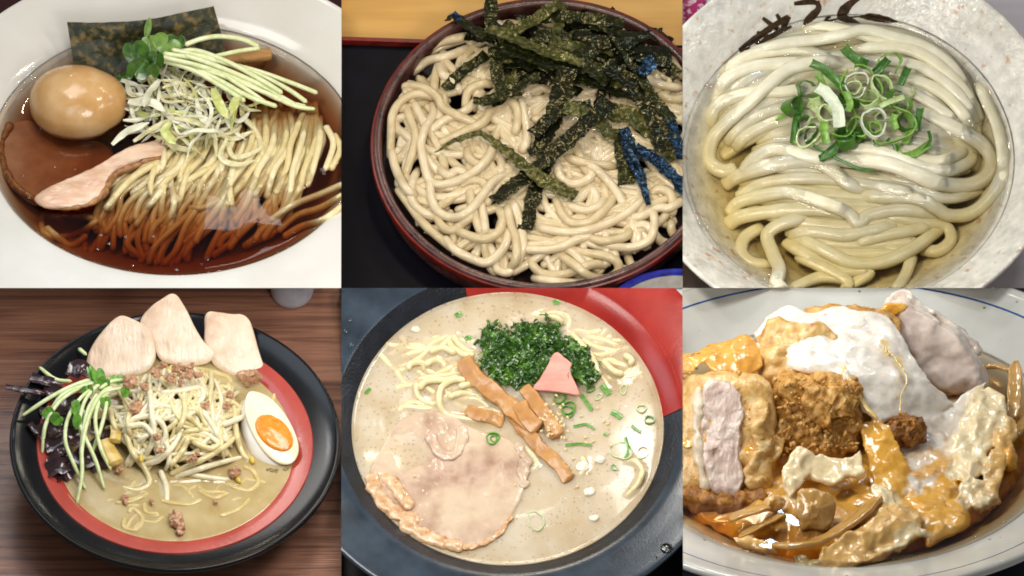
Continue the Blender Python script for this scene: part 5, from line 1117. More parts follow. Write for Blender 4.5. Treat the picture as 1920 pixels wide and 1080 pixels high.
    m_men = mat('brown_menma', [(.25, '#a06c34'), (.5, '#b5834a'), (.75, '#c6985e')], 30, rough=.34, coat=.15, crough=.2, sss=.35, sscale=8, srad=(1, .7, .35), bump=.25, bscale=12)
    m_nd = mat('straight_noodle', [(.3, '#d6c794'), (.7, '#e6dab2')], 16, rough=.24, sss=.4, sscale=5, coat=.4, crough=.06)
    m_sc = [mat('negi_green', [(.3, '#3f7a24'), (.7, '#6aa040')], 7, rough=.25, coat=.3, sss=.2, sscale=3, srad=(.6, 1, .3)), mat('negi_pale', [(.3, '#a8bf86'), (.7, '#c9d5ae')], 7, rough=.25, coat=.3, sss=.3, sscale=4)]
    m_ses = mat('sesame_seed', [(.3, '#cdb37e'), (.7, '#e2cf9f')], 5, rough=.35)
    m_wh = mat('leek_scrap', [(.3, '#d8d2bd'), (.7, '#e8e4d6')], 8, rough=.3, sss=.4, sscale=5, coat=.3)
    m_tab = mat('dim_table', [(.3, '#15100e'), (.7, '#2a201c')], 60, rough=.5); m_pap = mat('white_paper', '#d8dade', 60, rough=.7)
    m_drop = mat('water_drop', '#ffffff', 20, rough=.02, trans=1.0, ior=1.33)
    put(P, 'table_top', box(-800, 800, -800, 900, -170, -131), m_tab, kind='structure')
    q = P.pt(628, 10, -120); put(P, 'paper_sheet', rough_up(box(q[0] - 40, q[0] + 90, q[1] - 50, q[1] + 120, -128, -124), 1, 40), m_pap, label='white paper at the corner behind the red quarter of the bowl', cat='paper')
    inner = [(0, -110), (190, -95), (262, -34), (290, 0), (324, 26)]
    t = thing(P, 'black_and_red_bowl', 'black bowl with painted-on flange reflection and one red quarter, full of cream soup', 'bowl', (0, 0, -130))
    prof = np.vstack([rounded(inner, 1), rounded([(325, 25), (332, 20), (300, -20), (200, -112), (150, -118), (150, -130), (0, -130)], 1)])
    put(P, 'wall', lathe(prof, 200), m_blk, t)
    put(P, 'flange', lathe(rounded([(324, 27), (334, 30), (372, 33), (412, 38), (420, 37), (422, 33), (414, 30), (370, 25), (330, 20), (324, 20), (324, 27)], 1)[:-1], 200), m_fl, t)
    def sector(pr, a0, a1, n=60):
        pr = np.asarray(pr, float); k = len(pr); th = np.linspace(R(a0), R(a1), n)
        v = np.stack([pr[None, :, 0] * np.cos(th)[:, None], pr[None, :, 0] * np.sin(th)[:, None], np.broadcast_to(pr[None, :, 1], (n, k))], 2).reshape(-1, 3); f = []
        for i in range(n - 1):
            for j in range(k): f.append((i * k + j, (i + 1) * k + j, (i + 1) * k + (j + 1) % k, i * k + (j + 1) % k))
        f += [tuple(range(k))[::-1], tuple(range((n - 1) * k, n * k))]; return v, f
    put(P, 'red_quarter', sector([(284, -7), (290.5, 1.5), (324, 28.5), (334, 31.5), (372, 34.5), (412, 39.5), (421, 38.5), (423.5, 33), (414, 31), (372, 27), (330, 21), (290, -8)], 5, 105), m_red, t, smooth_=True)
    for a, b, r in ((610, 488, 12), (590, 505, 3), (8, 80, 3), (20, 105, 3), (16, 60, 2.5)):
        v, f = blob(P.pt(a, b, 36.5), (r, r, r * .45), 12); put(P, 'water_drop', (v, f), m_drop, None, 'large clear water drop on the flange at the lower right' if r > 10 else 'small water drop on the flange', 'drop', 'water drops on the flange')
    # --- soup
    ts = thing(P, 'pork_bone_soup', 'cream coloured pork bone soup with fine bubbles in the black and red bowl', 'soup', (0, 0, -40))
    put(P, 'soup_body', lathe([(0, -12), (282, -12), (262, -30), (0, -30)], 90), m_body, ts)
    # --- noodles
    hp = Heap(P, base=lambda x, y: np.full_like(x, -12.0)); G = 'noodles in the pork bone soup'
    def nood5(c): put(P, 'straight_noodle', tube(c, 6.2, 9, ends=.8), m_nd, None, '%s pale yellow noodle %s of the cream soup' % where(c, 280, 280), 'noodle', G, smooth_='all')
    for g in ([(205, 300), (260, 285), (310, 250), (340, 210), (400, 185), (430, 190)], [(420, 182), (445, 215), (480, 240), (515, 235)], [(400, 195), (420, 225), (460, 250), (500, 250)], [(250, 310), (260, 285), (300, 280), (310, 310)], [(310, 290), (350, 270), (385, 285), (380, 305)], [(330, 240), (380, 225), (430, 245)],
              [(270, 350), (340, 335), (420, 325), (470, 320)], [(280, 355), (290, 410), (340, 435), (380, 420), (420, 410)], [(290, 380), (320, 350), (390, 345), (440, 335)], [(600, 518), (540, 500), (470, 492), (400, 480), (368, 435), (375, 375), (420, 345), (470, 345)], [(400, 410), (450, 395), (500, 400), (540, 410)], [(440, 370), (490, 360), (520, 375)],
              [(700, 100), (750, 105), (800, 95), (850, 110), (850, 150), (820, 160)], [(760, 115), (800, 110), (830, 130)], [(910, 185), (980, 195), (1050, 225)], [(900, 195), (960, 225), (1040, 240)], [(930, 250), (990, 300), (1050, 330), (1095, 290), (1070, 250)], [(980, 270), (1020, 310), (1060, 325)], [(950, 300), (980, 340), (1010, 380)],
              [(680, 590), (720, 630), (735, 665), (710, 690)], [(900, 630), (915, 670), (890, 710)], [(1050, 655), (1100, 650), (1130, 690), (1120, 720)], [(1135, 680), (1110, 740), (1060, 790)], [(1060, 250), (1090, 270), (1080, 290)], [(860, 170), (900, 210), (940, 260), (970, 330)]):
        c = hp.lay(T(g), 7.2, sink=.75, step=3, stiff=3, offs=(1, 5, 5, 5, 1), maxh=1)
        nood5(c)
    for i in range(34):
        x, y = (rnd.uniform(230, 520), rnd.uniform(190, 480)) if i < 22 else (rnd.uniform(880, 1100), rnd.uniform(180, 340))
        h = rnd.uniform(-.5, .5); l = rnd.uniform(50, 110); bd = rnd.uniform(-40, 40)
        g = [(x - l, y - l * math.sin(h)), (x - l * .4, y + bd), (x + l * .4, y + bd * rnd.uniform(.2, 1)), (x + l, y + l * math.sin(h))]
        e = spline(T(g), 3); nood5(P.pts(e, -5.2 + 2.2 * noise(np.column_stack([e, np.full(len(e), i * 9.)]), 24, 6)))
    # --- pork
    t = thing(P, 'pork_belly_slice', 'large round pork slice with a browned fat edge, half under the cream soup', 'pork slice', P.pt(195, 370, -10))
    o = T([(240, 480), (330, 458), (420, 478), (470, 515), (560, 548), (640, 575), (694, 640), (692, 740), (655, 830), (590, 925), (520, 968), (430, 978), (320, 945), (225, 890), (130, 800), (104, 700), (150, 600), (190, 530)])
    v, f = slab(P, o, 0, 0, 8, rings=26, round_=.05, step=4, amp=1.6, scale=40, seed=12)
    def dip(x, y):
        px, py = (360 / 2 - P.c[0]), (P.c[1] - 660 / 2) / P.se; u = (x - px) / 95; w = (y - py) / 95
        lx, ly = (330 / 2 - P.c[0]), (P.c[1] - 590 / 2) / P.se
        q = np.exp(-((x - (230 / 2 - P.c[0])) / 45) ** 2 - ((y - (P.c[1] - 590 / 2) / P.se) / 60) ** 2)
        return 2.4 - 3.4 * q + 1.6 * np.exp(-((x - (590 / 2 - P.c[0])) / 55) ** 2 - ((y - (P.c[1] - 640 / 2) / P.se) / 60) ** 2)
    v[:, 2] += dip(v[:, 0], v[:, 1]); put(P, 'meat', (v, f), m_pork, t, smooth_='all')
    for pts, r, z, nm in (([(112, 690), (128, 760), (170, 815), (220, 850), (300, 876)], 14, 3.0, 'fat_edge'), ([(222, 868), (270, 905), (340, 938), (420, 964), (460, 968)], 15, 3.0, 'fat_edge'), ([(450, 975), (530, 958), (590, 920), (640, 850)], 7, 2.4, 'fat_edge'), ([(330, 540), (350, 590), (390, 630), (430, 620), (455, 560), (450, 515)], 11, 3.2, 'meat_fold'), ([(655, 580), (690, 640), (680, 700), (690, 750)], 10, 3.2, 'meat_fold'), ([(150, 700), (190, 730), (235, 790), (262, 830)], 14, 3.4, 'fat_edge')):
        e = spline(T(pts), 3); c = P.pts(e, z + .8 * noise(np.column_stack([e, e[:, 0]]), 12, 5)); rr = r * (1 + .35 * noise(c, 13, 2)); put(P, nm, rough_up(tube(c, rr, 12, flat=.32), 2.0, 11, 4), m_fat if nm == 'fat_edge' else m_pork, t, smooth_='all')
    # --- seaweed clump: many crinkled fronds
    out = T([(515, 195), (545, 145), (610, 165), (680, 150), (770, 125), (815, 145), (830, 195), (900, 215), (950, 270), (968, 320), (930, 362), (870, 330), (800, 280), (740, 340), (680, 372), (620, 372), (560, 330), (525, 280), (530, 240)])
    t = thing(P, 'seaweed_clump', 'clump of crinkled dark green seaweed floating on the cream soup', 'seaweed', P.pt(370, 125, -4))
    o3 = np.array([P.pt(a, b, 6)[:2] for a, b in out])
    v, f = pillow(o3, 14, -6, rings=30, step=3, round_=.3); v, f = rough_up((v, f), 8, 17, 3, 4); put(P, 'clump', rough_up((v, f), 3.5, 6, 9, 3), m_sea, t, smooth_='all')
    from mathutils.geometry import intersect_point_tri_2d
    def inside(x, y):
        c = False; n = len(o3); j = n - 1
        for i in range(n):
            if (o3[i][1] > y) != (o3[j][1] > y) and x < (o3[j][0] - o3[i][0]) * (y - o3[i][1]) / (o3[j][1] - o3[i][1]) + o3[i][0]: c = not c
            j = i
        return c
    fr = []; lo, hi = o3.min(0), o3.max(0)
    while len(fr) < 520:
        x, y = rnd.uniform(lo[0], hi[0]), rnd.uniform(lo[1], hi[1])
        if not inside(x, y): continue
        a = rnd.uniform(0, 6.28); l = rnd.uniform(8, 20); z = rnd.uniform(8, 22); p = np.array([(x, y, z), (x + .5 * l * math.cos(a), y + .5 * l * math.sin(a), z + rnd.uniform(0, 5)), (x + l * math.cos(a + .6), y + l * math.sin(a + .6), z - rnd.uniform(0, 4))])
        fr.append(rough_up(ribbon(spline(p, l / 6), rnd.uniform(3, 9), .6, 3, roll=rnd.uniform(-1.2, 1.2), curl=rnd.uniform(-.3, .3), edge=.4, seed=len(fr)), 1.6, 5, len(fr)))
    put(P, 'fronds', join(*fr), m_sea, t, kind='stuff')
    # --- pink slice, menma
    put(P, 'pink_slice', slab(P, T([(792, 250), (812, 240), (835, 258), (864, 284), (858, 310), (885, 375), (890, 402), (840, 392), (780, 385), (720, 376), (745, 335), (775, 285)]), 34, 16, 5, rings=10, round_=.06, amp=1.4, scale=30, step=2.5), m_pink, label='pink fish cake piece leaning on the seaweed clump', cat='fish cake')
    G = 'menma strips in the pork bone soup'
    for pts, r, fl, z, lb in (([(455, 265), (490, 320), (560, 385), (640, 450), (720, 515)], 17, .36, (12, 14, 13, 12, 12), 'longest brown menma strip running beside the seaweed'), ([(680, 370), (730, 430), (780, 500), (815, 560)], 14, .42, (18, 16, 14, 8), 'menma strip sprinkled with sesame seeds'), ([(640, 470), (690, 535), (750, 605), (810, 660), (858, 722)], 13, .38, (2, 6, 8, 8, 4), 'menma strip pointing to the front, lowest of the bundle'), ([(465, 458), (530, 478), (610, 500)], 13, .3, (3, 5, 4), 'flat menma piece beside the noodle loop'), ([(660, 430), (700, 490), (735, 530)], 15, .45, (15, 17, 14), 'short menma piece at the end of the longest strip')):
        e = spline(T(pts), 3); n = len(e); c = P.pts(e, np.interp(np.linspace(0, 1, n), np.linspace(0, 1, len(z)), z)); rr = r * (1 + .14 * noise(c, 25, 3))
        put(P, 'menma_strip', rough_up(tube(c, rr, 16, flat=fl, square=.6, roll=.25 + .35 * noise(c, 60, 2), ends=.35), 2.2, 18, 5), m_men, None, lb, 'menma', G)
    # --- scallions, sesame, scraps
    G = 'scallion rings in the pork bone soup'
    for a, b, r, w, mi, sq, lb in ((568, 565, 27, 7, 0, 1, 'green scallion ring lying on the pork slice'), (572, 566, 15, 6, 0, 1, 'inner scallion ring on the pork slice'), (730, 872, 44, 2.5, 1, .7, 'pale oval scallion ring alone in the soup at the front'), (818, 415, 22, 7, 0, 1, 'upper green scallion ring under the pink slice'), (852, 455, 34, 8, 0, .8, 'larger green scallion ring under the pink slice'), (848, 458, 24, 6, 0, .8, 'scallion ring nested in the larger one under the pink slice'),
            (1126, 452, 19, 4, 1, 1, 'pale scallion ring right of the soup, upper of a pair'), (1156, 494, 19, 5, 0, 1, 'green scallion ring right of the soup, lower of a pair'), (1050, 610, 44, 2.5, 1, .9, 'large pale scallion ring at the right'), (1130, 617, 30, 2.5, 1, .7, 'pale oval scallion ring near the right edge of the soup'), (1058, 380, 22, 2.5, 1, .6, None), (966, 408, 18, 3, 1, .6, None), (1022, 672, 16, 2.5, 0, .7, None), (935, 380, 20, 5, 0, .6, None)):
        put(P, 'scallion_ring', ring(P.pt(a / 2, b / 2, .8 + w / 3), r / 2, w, 2.6, (rnd.uniform(-.15, .15), rnd.uniform(-.15, .15)), sq, rnd.uniform(0, 3), seed=a), m_sc[mi], None, lb or 'small scallion ring scattered at the right of the soup', 'scallion', G)
    for pts, w, mi in (([(975, 365), (990, 380), (1005, 400)], 22, 0), ([(1012, 465), (1030, 472), (1050, 488)], 20, 0), ([(1090, 515), (1105, 530), (1125, 540)], 10, 0), ([(900, 400), (920, 430), (940, 458)], 14, 0), ([(1065, 560), (1075, 600), (1065, 635)], 12, 0), ([(870, 520), (920, 512), (950, 530)], 10, 0), ([(840, 590), (890, 585), (940, 590)], 10, 0), ([(90, 395), (100, 385), (108, 376)], 12, 0), ([(428, 105), (440, 98), (452, 104)], 16, 0), ([(465, 195), (476, 185), (488, 190)], 16, 0), ([(795, 55), (808, 52), (820, 58)], 16, 0), ([(985, 545), (1000, 552)], 12, 0)):
        e = spline(T(pts), 2); put(P, 'scallion_strip', ribbon(P.pts(e, 1.8), w * .5, 1.5, 3, roll=.2, curl=.15), m_sc[mi], None, 'short green scallion sliver floating on the cream soup', 'scallion', 'scallion slivers in the pork bone soup')
    sv, sf = blob((0, 0, 0), (3.6, 2.3, 1.5), 6); G = 'sesame seeds'
    for i in range(64):
        if i < 46: a, b, z = 800 + rnd.gauss(0, 26), 500 + rnd.gauss(0, 34), 20 - max(0, 0) ; z = np.interp(b, [440, 560], [23, 15])
        else: a, b = [(752, 632), (664, 618), (652, 738), (920, 580), (945, 575), (1000, 510), (985, 500), (275, 705), (885, 745), (915, 560), (840, 605), (870, 640), (1010, 590), (960, 450), (900, 480), (930, 690), (300, 870), (710, 560)][i - 46]; z = 3.2
        q = rnd.uniform(0, 3.1); m = np.array(Matrix.Rotation(q, 3, 'Z') @ Matrix.Rotation(rnd.uniform(-.4, .4), 3, 'X')); put(P, 'sesame_seed', (sv @ m.T + np.array(P.pt(a / 2, b / 2, z)), sf), m_ses, None, 'pale sesame seed in the patch on the menma strip' if i < 46 else 'pale sesame seed scattered over the cream soup', 'sesame', 'sesame seeds on the menma' if i < 46 else 'sesame seeds on the soup')
    for a, b, r, lb in ((930, 765, 11, 'white leek scrap floating at the right front'), (946, 862, 9, 'white leek scrap floating nearest the front'), (280, 156, 8, 'white leek scrap floating at the upper left'), (905, 670, 13, 'white leek scrap right of the lowest menma'), (970, 645, 10, 'white leek scrap among the scallions')):
        put(P, 'leek_scrap', blob(P.pt(a / 2, b / 2, 1), (r, r * .8, 3.5), 12, 2, 8, a), m_wh, None, lb, 'leek scrap', 'white leek scraps')
    up = (hp.H > 2.5).astype(float); rip = Heap(P); rip.H = 3 * blur(up, 3)
    put(P, 'soup_surface', disc(290, lambda x, y: .5 * noise(np.column_stack([x, y, 0 * x]), 50, 3) + np.minimum(rip.at(x, y), 2), th=7.0), m_soup, ts, smooth_='all')
if on(5): build_tonkotsu(P5)
# ================================================================== katsudon, pork cutlet and egg over rice (right of the lower row)
def build_katsudon(P):
    rnd = random.Random(31)
    m_bowl, nt, b = nodes('grey_white_stoneware')
    n1 = tex(nt, 120, 3); r1 = ramp(nt, n1.outputs[0], [(.3, '#b9bab4'), (.7, '#cccdc8')]); vo = tex(nt, 46, 0, 'TexVoronoi'); r2 = ramp(nt, vo.outputs['Distance'], [(.05, (1, 1, 1)), (.09, (0, 0, 0))])
    mx = N(nt, 'Mix', data_type='RGBA'); mx.inputs[7].default_value = lin('#7d7a70'); nt.links.new(r2.outputs[0], mx.inputs[0]); nt.links.new(r1.outputs[0], mx.inputs[6]); nt.links.new(mx.outputs[2], b.inputs['Base Color']); b.inputs['Roughness'].default_value = .18; b.inputs['Coat Weight'].default_value = .3
    m_blue = mat('cobalt_line', [(.3, '#1d3f7c'), (.7, '#2c559a')], 30, rough=.2)
    m_tab = mat('navy_table', [(.3, '#0c1018'), (.7, '#1a2230')], 60, rough=.4)
    m_cr = [mat('fried_crust', [(.25, '#8a5c22'), (.45, '#b78640'), (.6, '#cda260'), (.78, '#dfbe88')], 16, rough=.5, detail=7, bump=1.0, bscale=8, bdetail=6, sss=.12, sscale=5, srad=(1, .6, .2), spec=.4),
            mat('fried_crust_dark', [(.25, '#5e3610'), (.5, '#8d5a20'), (.75, '#b98436')], 12, rough=.45, detail=7, bump=1.0, bscale=7, bdetail=6, sss=.1, sscale=5)]
    m_soak = mat('sauce_soaked_crust', [(.25, '#a2743a'), (.5, '#cba462'), (.75, '#e0c898')], 20, rough=.3, detail=6, bump=.9, bscale=10, bdetail=5, coat=.3, sss=.2, sscale=6)
    m_meat = mat('pork_cutlet_meat', [(.25, '#b09486'), (.45, '#c6b0a4'), (.6, '#d2c0b6'), (.75, '#ddcfc2')], 24, rough=.35, sss=.12, sscale=5, srad=(1, .8, .7), bump=.8, bscale=9, bdetail=5, coat=.3, stretch=(1.8, .5, 1), bstretch=(1.8, .6, 1))
    m_fat = mat('cutlet_fat', [(.3, '#c9b79c'), (.7, '#dccfba')], 18, rough=.35, sss=.3, sscale=6, bump=.4, bscale=7)
    m_ew = mat('runny_egg_white', [(.22, '#cbb09a'), (.45, '#dccdc0'), (.75, '#e6dfd4')], 44, rough=.14, sss=.45, sscale=9, srad=(1, .95, .9), coat=.7, crough=.06, bump=.3, bscale=22, bdetail=2)
    m_ey = mat('egg_glaze', [(.25, '#c98a1e'), (.5, '#dca138'), (.75, '#e6bd6a')], 26, rough=.14, sss=.35, sscale=8, srad=(1, .6, .15), coat=.7, crough=.05, bump=.25, bscale=14)
    m_cu = mat('egg_curd', [(.25, '#a97a32'), (.42, '#c79a52'), (.58, '#d9bd88'), (.72, '#cf982f')], 30, rough=.25, detail=5, sss=.35, sscale=7, srad=(1, .8, .5), coat=.45, crough=.08, bump=.6, bscale=10)
    m_cw = mat('white_egg_curd', [(.25, '#bf9f66'), (.45, '#d2bd93'), (.7, '#ddd0b4')], 24, rough=.25, sss=.4, sscale=7, srad=(1, .9, .7), coat=.4, bump=.5, bscale=10)
    m_on = mat('simmered_onion', [(.3, '#a87f3e'), (.7, '#c39c5e')], 22, rough=.16, sss=.6, sscale=10, srad=(1, .8, .45), coat=.6, crough=.05, stretch=(.4, 1.6, 1))
    m_br = liquid('sweet_soy_broth', '#f4cf62', .022, .02)
    put(P, 'table_top', box(-1200, 1200, -900, 1500, -190, -131), m_tab, kind='structure')
    inner = [(0, -86), (240, -74), (340, -32), (385, 0), (450, 26), (508, 48), (545, 64)]
    prof = np.vstack([rounded(inner, 2), rounded([(546, 66), (558, 71), (568, 66), (566, 54), (470, -20), (330, -100), (220, -118), (215, -130), (0, -130)], 2)])
    def sq(vf): v, f = vf; v = v.copy(); v[:, 1] *= np.where(v[:, 1] > 0, .86, 1.0); return v, f
    t = thing(P, 'donburi_bowl', 'grey white stoneware bowl with a thin blue line inside the rim', 'bowl', (0, 0, -130))
    put(P, 'body', sq(lathe(prof, 200)), m_bowl, t)
    bv, bf = sq(lathe([(505, 46.6), (515, 51.4), (516, 48), (505, 43)], 200))
    for sgn in (1, -1):
        fs = [q for q in bf if sgn * sum(bv[i][1] for i in q) > 0]; used = sorted({i for q in fs for i in q}); mp = {i: k for k, i in enumerate(used)}
        put(P, 'blue_line', (bv[used], [tuple(mp[i] for i in q) for q in fs]), m_blue, t)
    put(P, 'broth', sq(pool(404, lambda x, y: 14 + 1.2 * noise(np.column_stack([x, y, 0 * x]), 60, 3), 90, 160, 60)), m_br, label='amber sweet soy broth at the bottom of the donburi bowl', cat='broth', smooth_='all')
    # --- bed of egg under everything
    bed = [(370 * math.cos(a) * (1 + .05 * math.sin(3 * a)) * .95, 340 * math.sin(a) * (1 if math.sin(a) < 0 else .8)) for a in np.linspace(0, 6.28, 25)[:-1]]
    v, f = pillow(bed, 14, -60, rings=40, step=7, round_=.35); v, f = rough_up((v, f), 12, 46, 3, 4); v[:, 2] += 24 * np.exp(-((v[:, 0] / 200) ** 2 + ((v[:, 1] - 40) / 160) ** 2))
    EGG = [((v, f), '#d2a048')]
    def crumbs(parent, n, half, c, phi, m, yaw=0.0, seed=0, face=None):
        ms = []; r_ = random.Random(seed)
        for i in range(n):
            d = np.array([r_.gauss(0, 1) for _ in range(3)]); d /= np.abs(d).max()
            if face == 'front': d = np.array([r_.uniform(-.92, .92), r_.uniform(-.92, .92), 1.0])
            s_ = r_.uniform(2.5, 7); v, f = blob((0, 0, 0), (s_, s_ * r_.uniform(.4, .9), s_ * .5), 5, s_ * .5, s_ * .8, seed + i, (r_.uniform(0, 3), r_.uniform(0, 3), 0)); ms.append((v + d * np.asarray(half) * 1.0, f))
        v, f = stand(P, join(*ms), c, phi, 0, yaw); put(P, 'crumbs', (v, f), m, parent, kind='stuff')
    # --- left cutlet piece with its cut face
    c = np.array(P.pt(78, 285, 58)); h = (96, 122, 52)
    t = thing(P, 'cutlet_piece', 'left cutlet piece showing its pale pink cut face', 'cutlet', (c[0], c[1], -30), 'cutlet pieces in the donburi bowl')
    k_ = put(P, 'crust', stand(P, rbox(h, 44, 4.5, 10, 40, 3), c, 46), m_soak, t, smooth_='all'); crumbs(k_, 130, h, c, 46, m_cr[0], 0, 5)
    put(P, 'meat', stand(P, rough_up(pillow([(-40, 100), (-8, 108), (28, 80), (34, 20), (30, -40), (32, -108), (0, -114), (-28, -96), (-42, -40), (-44, 30)], 60, 38, rings=18, step=4, round_=.12), 4.5, 20, 5), c, 46), m_meat, t, smooth_='all')
    put(P, 'fat_strip', stand(P, rough_up(tube(spline([(-46, 92, 51), (-50, 20, 52), (-46, -50, 52), (-34, -104, 50)], 5), 10, 12), 5, 18, 2), c, 46), m_fat, t, smooth_='all')
    put(P, 'side_crust', stand(P, rough_up(tube(spline([(60, 70, 34), (64, 0, 36), (60, -60, 36), (54, -110, 34)], 5), 25, 16), 9, 18, 7), c, 46), m_soak, t, smooth_='all')
    put(P, 'bottom_crust', stand(P, rough_up(tube(spline([(-90, -104, 44), (-40, -124, 48), (20, -128, 48), (80, -112, 40)], 5), 22, 14), 8, 15, 8), c, 46), m_cr[1], t, smooth_='all')
    tp = lambda pts, z: [P.pt(a, b, zz) for (a, b), zz in zip(T(pts), z)]
    EGG.append((rough_up(sheet([tp([(-20, 260), (60, 215), (160, 200), (240, 178), (290, 230)], (140, 160, 165, 168, 150)), tp([(-20, 290), (60, 260), (150, 255), (240, 250), (310, 300)], (140, 158, 165, 165, 140)), tp([(-20, 300), (30, 330), (80, 285), (130, 310), (170, 330), (205, 352), (250, 330), (290, 315)], (128, 132, 150, 146, 140, 136, 136, 138))], 6, 60, 14), 7, 30, 3), '#d5a048'))
    EGG.append((rough_up(sheet([tp([(-20, 550), (60, 560), (150, 565)], (84, 88, 86)), tp([(-20, 600), (60, 595), (155, 590)], (76, 80, 80))], 7, 30, 6), 4, 14, 6), '#dda83e'))
    # --- middle cutlet piece, crusted end to the front
    c = np.array(P.pt(255, 236, 74)); h = (80, 78, 60)
    t = thing(P, 'cutlet_piece', 'middle cutlet piece with its golden crumbed end facing the front', 'cutlet', (c[0], c[1], -20), 'cutlet pieces in the donburi bowl')
    k_ = put(P, 'crust', stand(P, rough_up(rbox(h, 56, 4.5, 12, 36, 9, 5), 5, 11, 4), c, 60), m_cr[0], t, smooth_='all'); crumbs(k_, 170, (h[0], h[1], h[2] + 4), c, 60, m_cr[0], 0, 8, 'front')
    put(P, 'torn_crust', stand(P, rough_up(pillow([(-22, 66), (30, 62), (66, 40), (62, 6), (26, 0), (10, -14), (-14, 10), (-30, 34)], 82, 50, rings=14, step=4, round_=.3), 9, 17, 7), c, 60), m_cr[0], t, smooth_='all')
    put(P, 'back_crust', stand(P, rbox((76, 70, 62), 40, 4, 12, 30, 21), np.array(P.pt(215, 135, 120)), 40), m_soak, t, smooth_='all')
    # --- back and right pieces
    c = np.array(P.pt(300, 120, 100))
    t = thing(P, 'cutlet_piece', 'back cutlet piece whose brown crust shows above the egg white', 'cutlet', (c[0], c[1], 0), 'cutlet pieces in the donburi bowl')
    put(P, 'crust', stand(P, rough_up(rbox((110, 84, 50), 44, 4, 10, 30, 31), 4, 10, 3), c, 52), m_cr[0], t, smooth_='all')
    c = np.array(P.pt(470, 110, 90))
    t = thing(P, 'cutlet_piece', 'tall right cutlet piece wrapped in pinkish egg white', 'cutlet', (c[0], c[1], 0), 'cutlet pieces in the donburi bowl')
    o = [(x / 2 - 470, 110 - y / 2) for x, y in [(730, 120), (785, 45), (830, 28), (880, 68), (965, 118), (1060, 190), (1110, 255), (1140, 320), (1138, 385), (1060, 410), (970, 395), (890, 340), (840, 240), (790, 170)]]
    put(P, 'coated_meat', stand(P, rough_up(pillow(o, 20, -26, rings=24, step=4, round_=.22), 6, 36, 4), c, 54), m_ew, t, smooth_='all')
    EGG.append((stand(P, rough_up(pillow([(x * .93, y * .93 - 4) for x, y in o], 31, 10, rings=24, step=4, round_=.22), 6, 36, 4), c, 54), '#dccdc4'))
    put(P, 'crust_edge', stand(P, rough_up(tube(spline([(x / 2 - 470, 110 - y / 2, -6) for x, y in [(720, 120), (785, 45), (835, 26), (885, 64), (970, 116), (1064, 188), (1116, 258)]], 4), 8, 12), 5, 17, 3), c, 54), m_ew, t, smooth_='all')
    put(P, 'egg_glaze', stand(P, rough_up(pillow([(x / 2 - 470, 110 - y / 2) for x, y in [(720, 110), (770, 55), (830, 58), (850, 80), (800, 105), (750, 112)]], 36, 20, rings=8, step=4, round_=.4), 3, 14, 4), c, 54), m_ey, t, smooth_='all')
    # --- egg white draped over the middle
    rows = [tp([(265, 175), (330, 110), (400, 70), (470, 95), (560, 76), (660, 82), (760, 110)], (150, 175, 190, 186, 190, 186, 170)),
            tp([(300, 215), (390, 170), (460, 155), (540, 150), (640, 140), (740, 150), (820, 185)], (155, 176, 182, 182, 180, 172, 158)),
            tp([(345, 255), (420, 240), (500, 235), (580, 250), (680, 245), (780, 250), (880, 285)], (150, 166, 170, 165, 160, 150, 130)),
            tp([(360, 290), (440, 300), (520, 300), (600, 330), (700, 345), (810, 345), (925, 355)], (140, 158, 160, 150, 138, 124, 104)),
            tp([(520, 310), (570, 320), (625, 345), (670, 420), (760, 430), (850, 425), (975, 395)], (152, 150, 142, 122, 104, 92, 78)),
            tp([(640, 380), (660, 420), (690, 470), (740, 500), (800, 490), (890, 480), (1010, 430)], (120, 112, 100, 86, 76, 64, 56))]
    EGG.append((rough_up(sheet(rows, 12, 70, 10), 6, 40, 3, 3), '#e2ddd4'))
    rows = [tp([(800, 480), (900, 470), (1000, 430), (1100, 385), (1140, 350)], (72, 62, 58, 64, 70)), tp([(830, 560), (920, 540), (1010, 490), (1090, 450), (1130, 430)], (44, 40, 40, 44, 46)), tp([(800, 640), (890, 630), (960, 590), (1010, 560), (1030, 550)], (28, 26, 28, 28, 28)), tp([(790, 720), (850, 790), (890, 750), (920, 700), (930, 680)], (16, 12, 14, 18, 18))]
    EGG.append((rough_up(sheet(rows, 9, 50, 10), 6, 26, 9, 3), '#e2ddd4'))
    for pts, z, w, lb in (([(740, 190), (800, 270), (840, 340), (820, 400), (815, 470)], (176, 156, 138, 124, 104), 10, 'thin yolk streak on the egg white drape, right one'), ([(600, 290), (640, 370), (690, 450), (730, 490)], (166, 146, 122, 104), 20, 'yolk streak along the edge of the crumbed end')):
        e = spline(T(pts), 4); n = len(e); EGG.append((rough_up(ribbon(P.pts(e, np.interp(np.linspace(0, 1, n), np.linspace(0, 1, len(z)), z) + 2), w * .5, 5, 3), 1.5, 9), '#dcc07a'))
    # --- dark crumb nugget
    c = np.array(P.pt(418, 268, 62)); put(P, 'crust_nugget', rough_up(blob(c, (40, 30, 30), 30, 9, 22, 3, (0, 0, .3)), 5, 9, 5), m_cr[1], label='loose dark brown crust nugget on the egg white', cat='crust', smooth_='all')
    # --- yellow flows
    EGG.append((rough_up(sheet([tp([(655, 500), (720, 500), (775, 520)], (84, 86, 80)), tp([(680, 590), (750, 590), (820, 600)], (60, 62, 56)), tp([(700, 680), (770, 690), (850, 680)], (36, 38, 32)), tp([(720, 780), (790, 790), (850, 770)], (18, 16, 14))], 9, 30, 10), 5, 22, 3), '#dda83e'))
    EGG.append((rough_up(pillow([P.pt(a, b, 12)[:2] for a, b in T([(830, 800), (900, 730), (980, 720), (1040, 770), (1080, 840), (1060, 890), (980, 930), (920, 960), (890, 900)])], 16, -6, rings=16, step=5, round_=.5), 4, 30, 3), '#dda83e'))
    # --- egg curds
    G = 'egg curds around the cutlets'
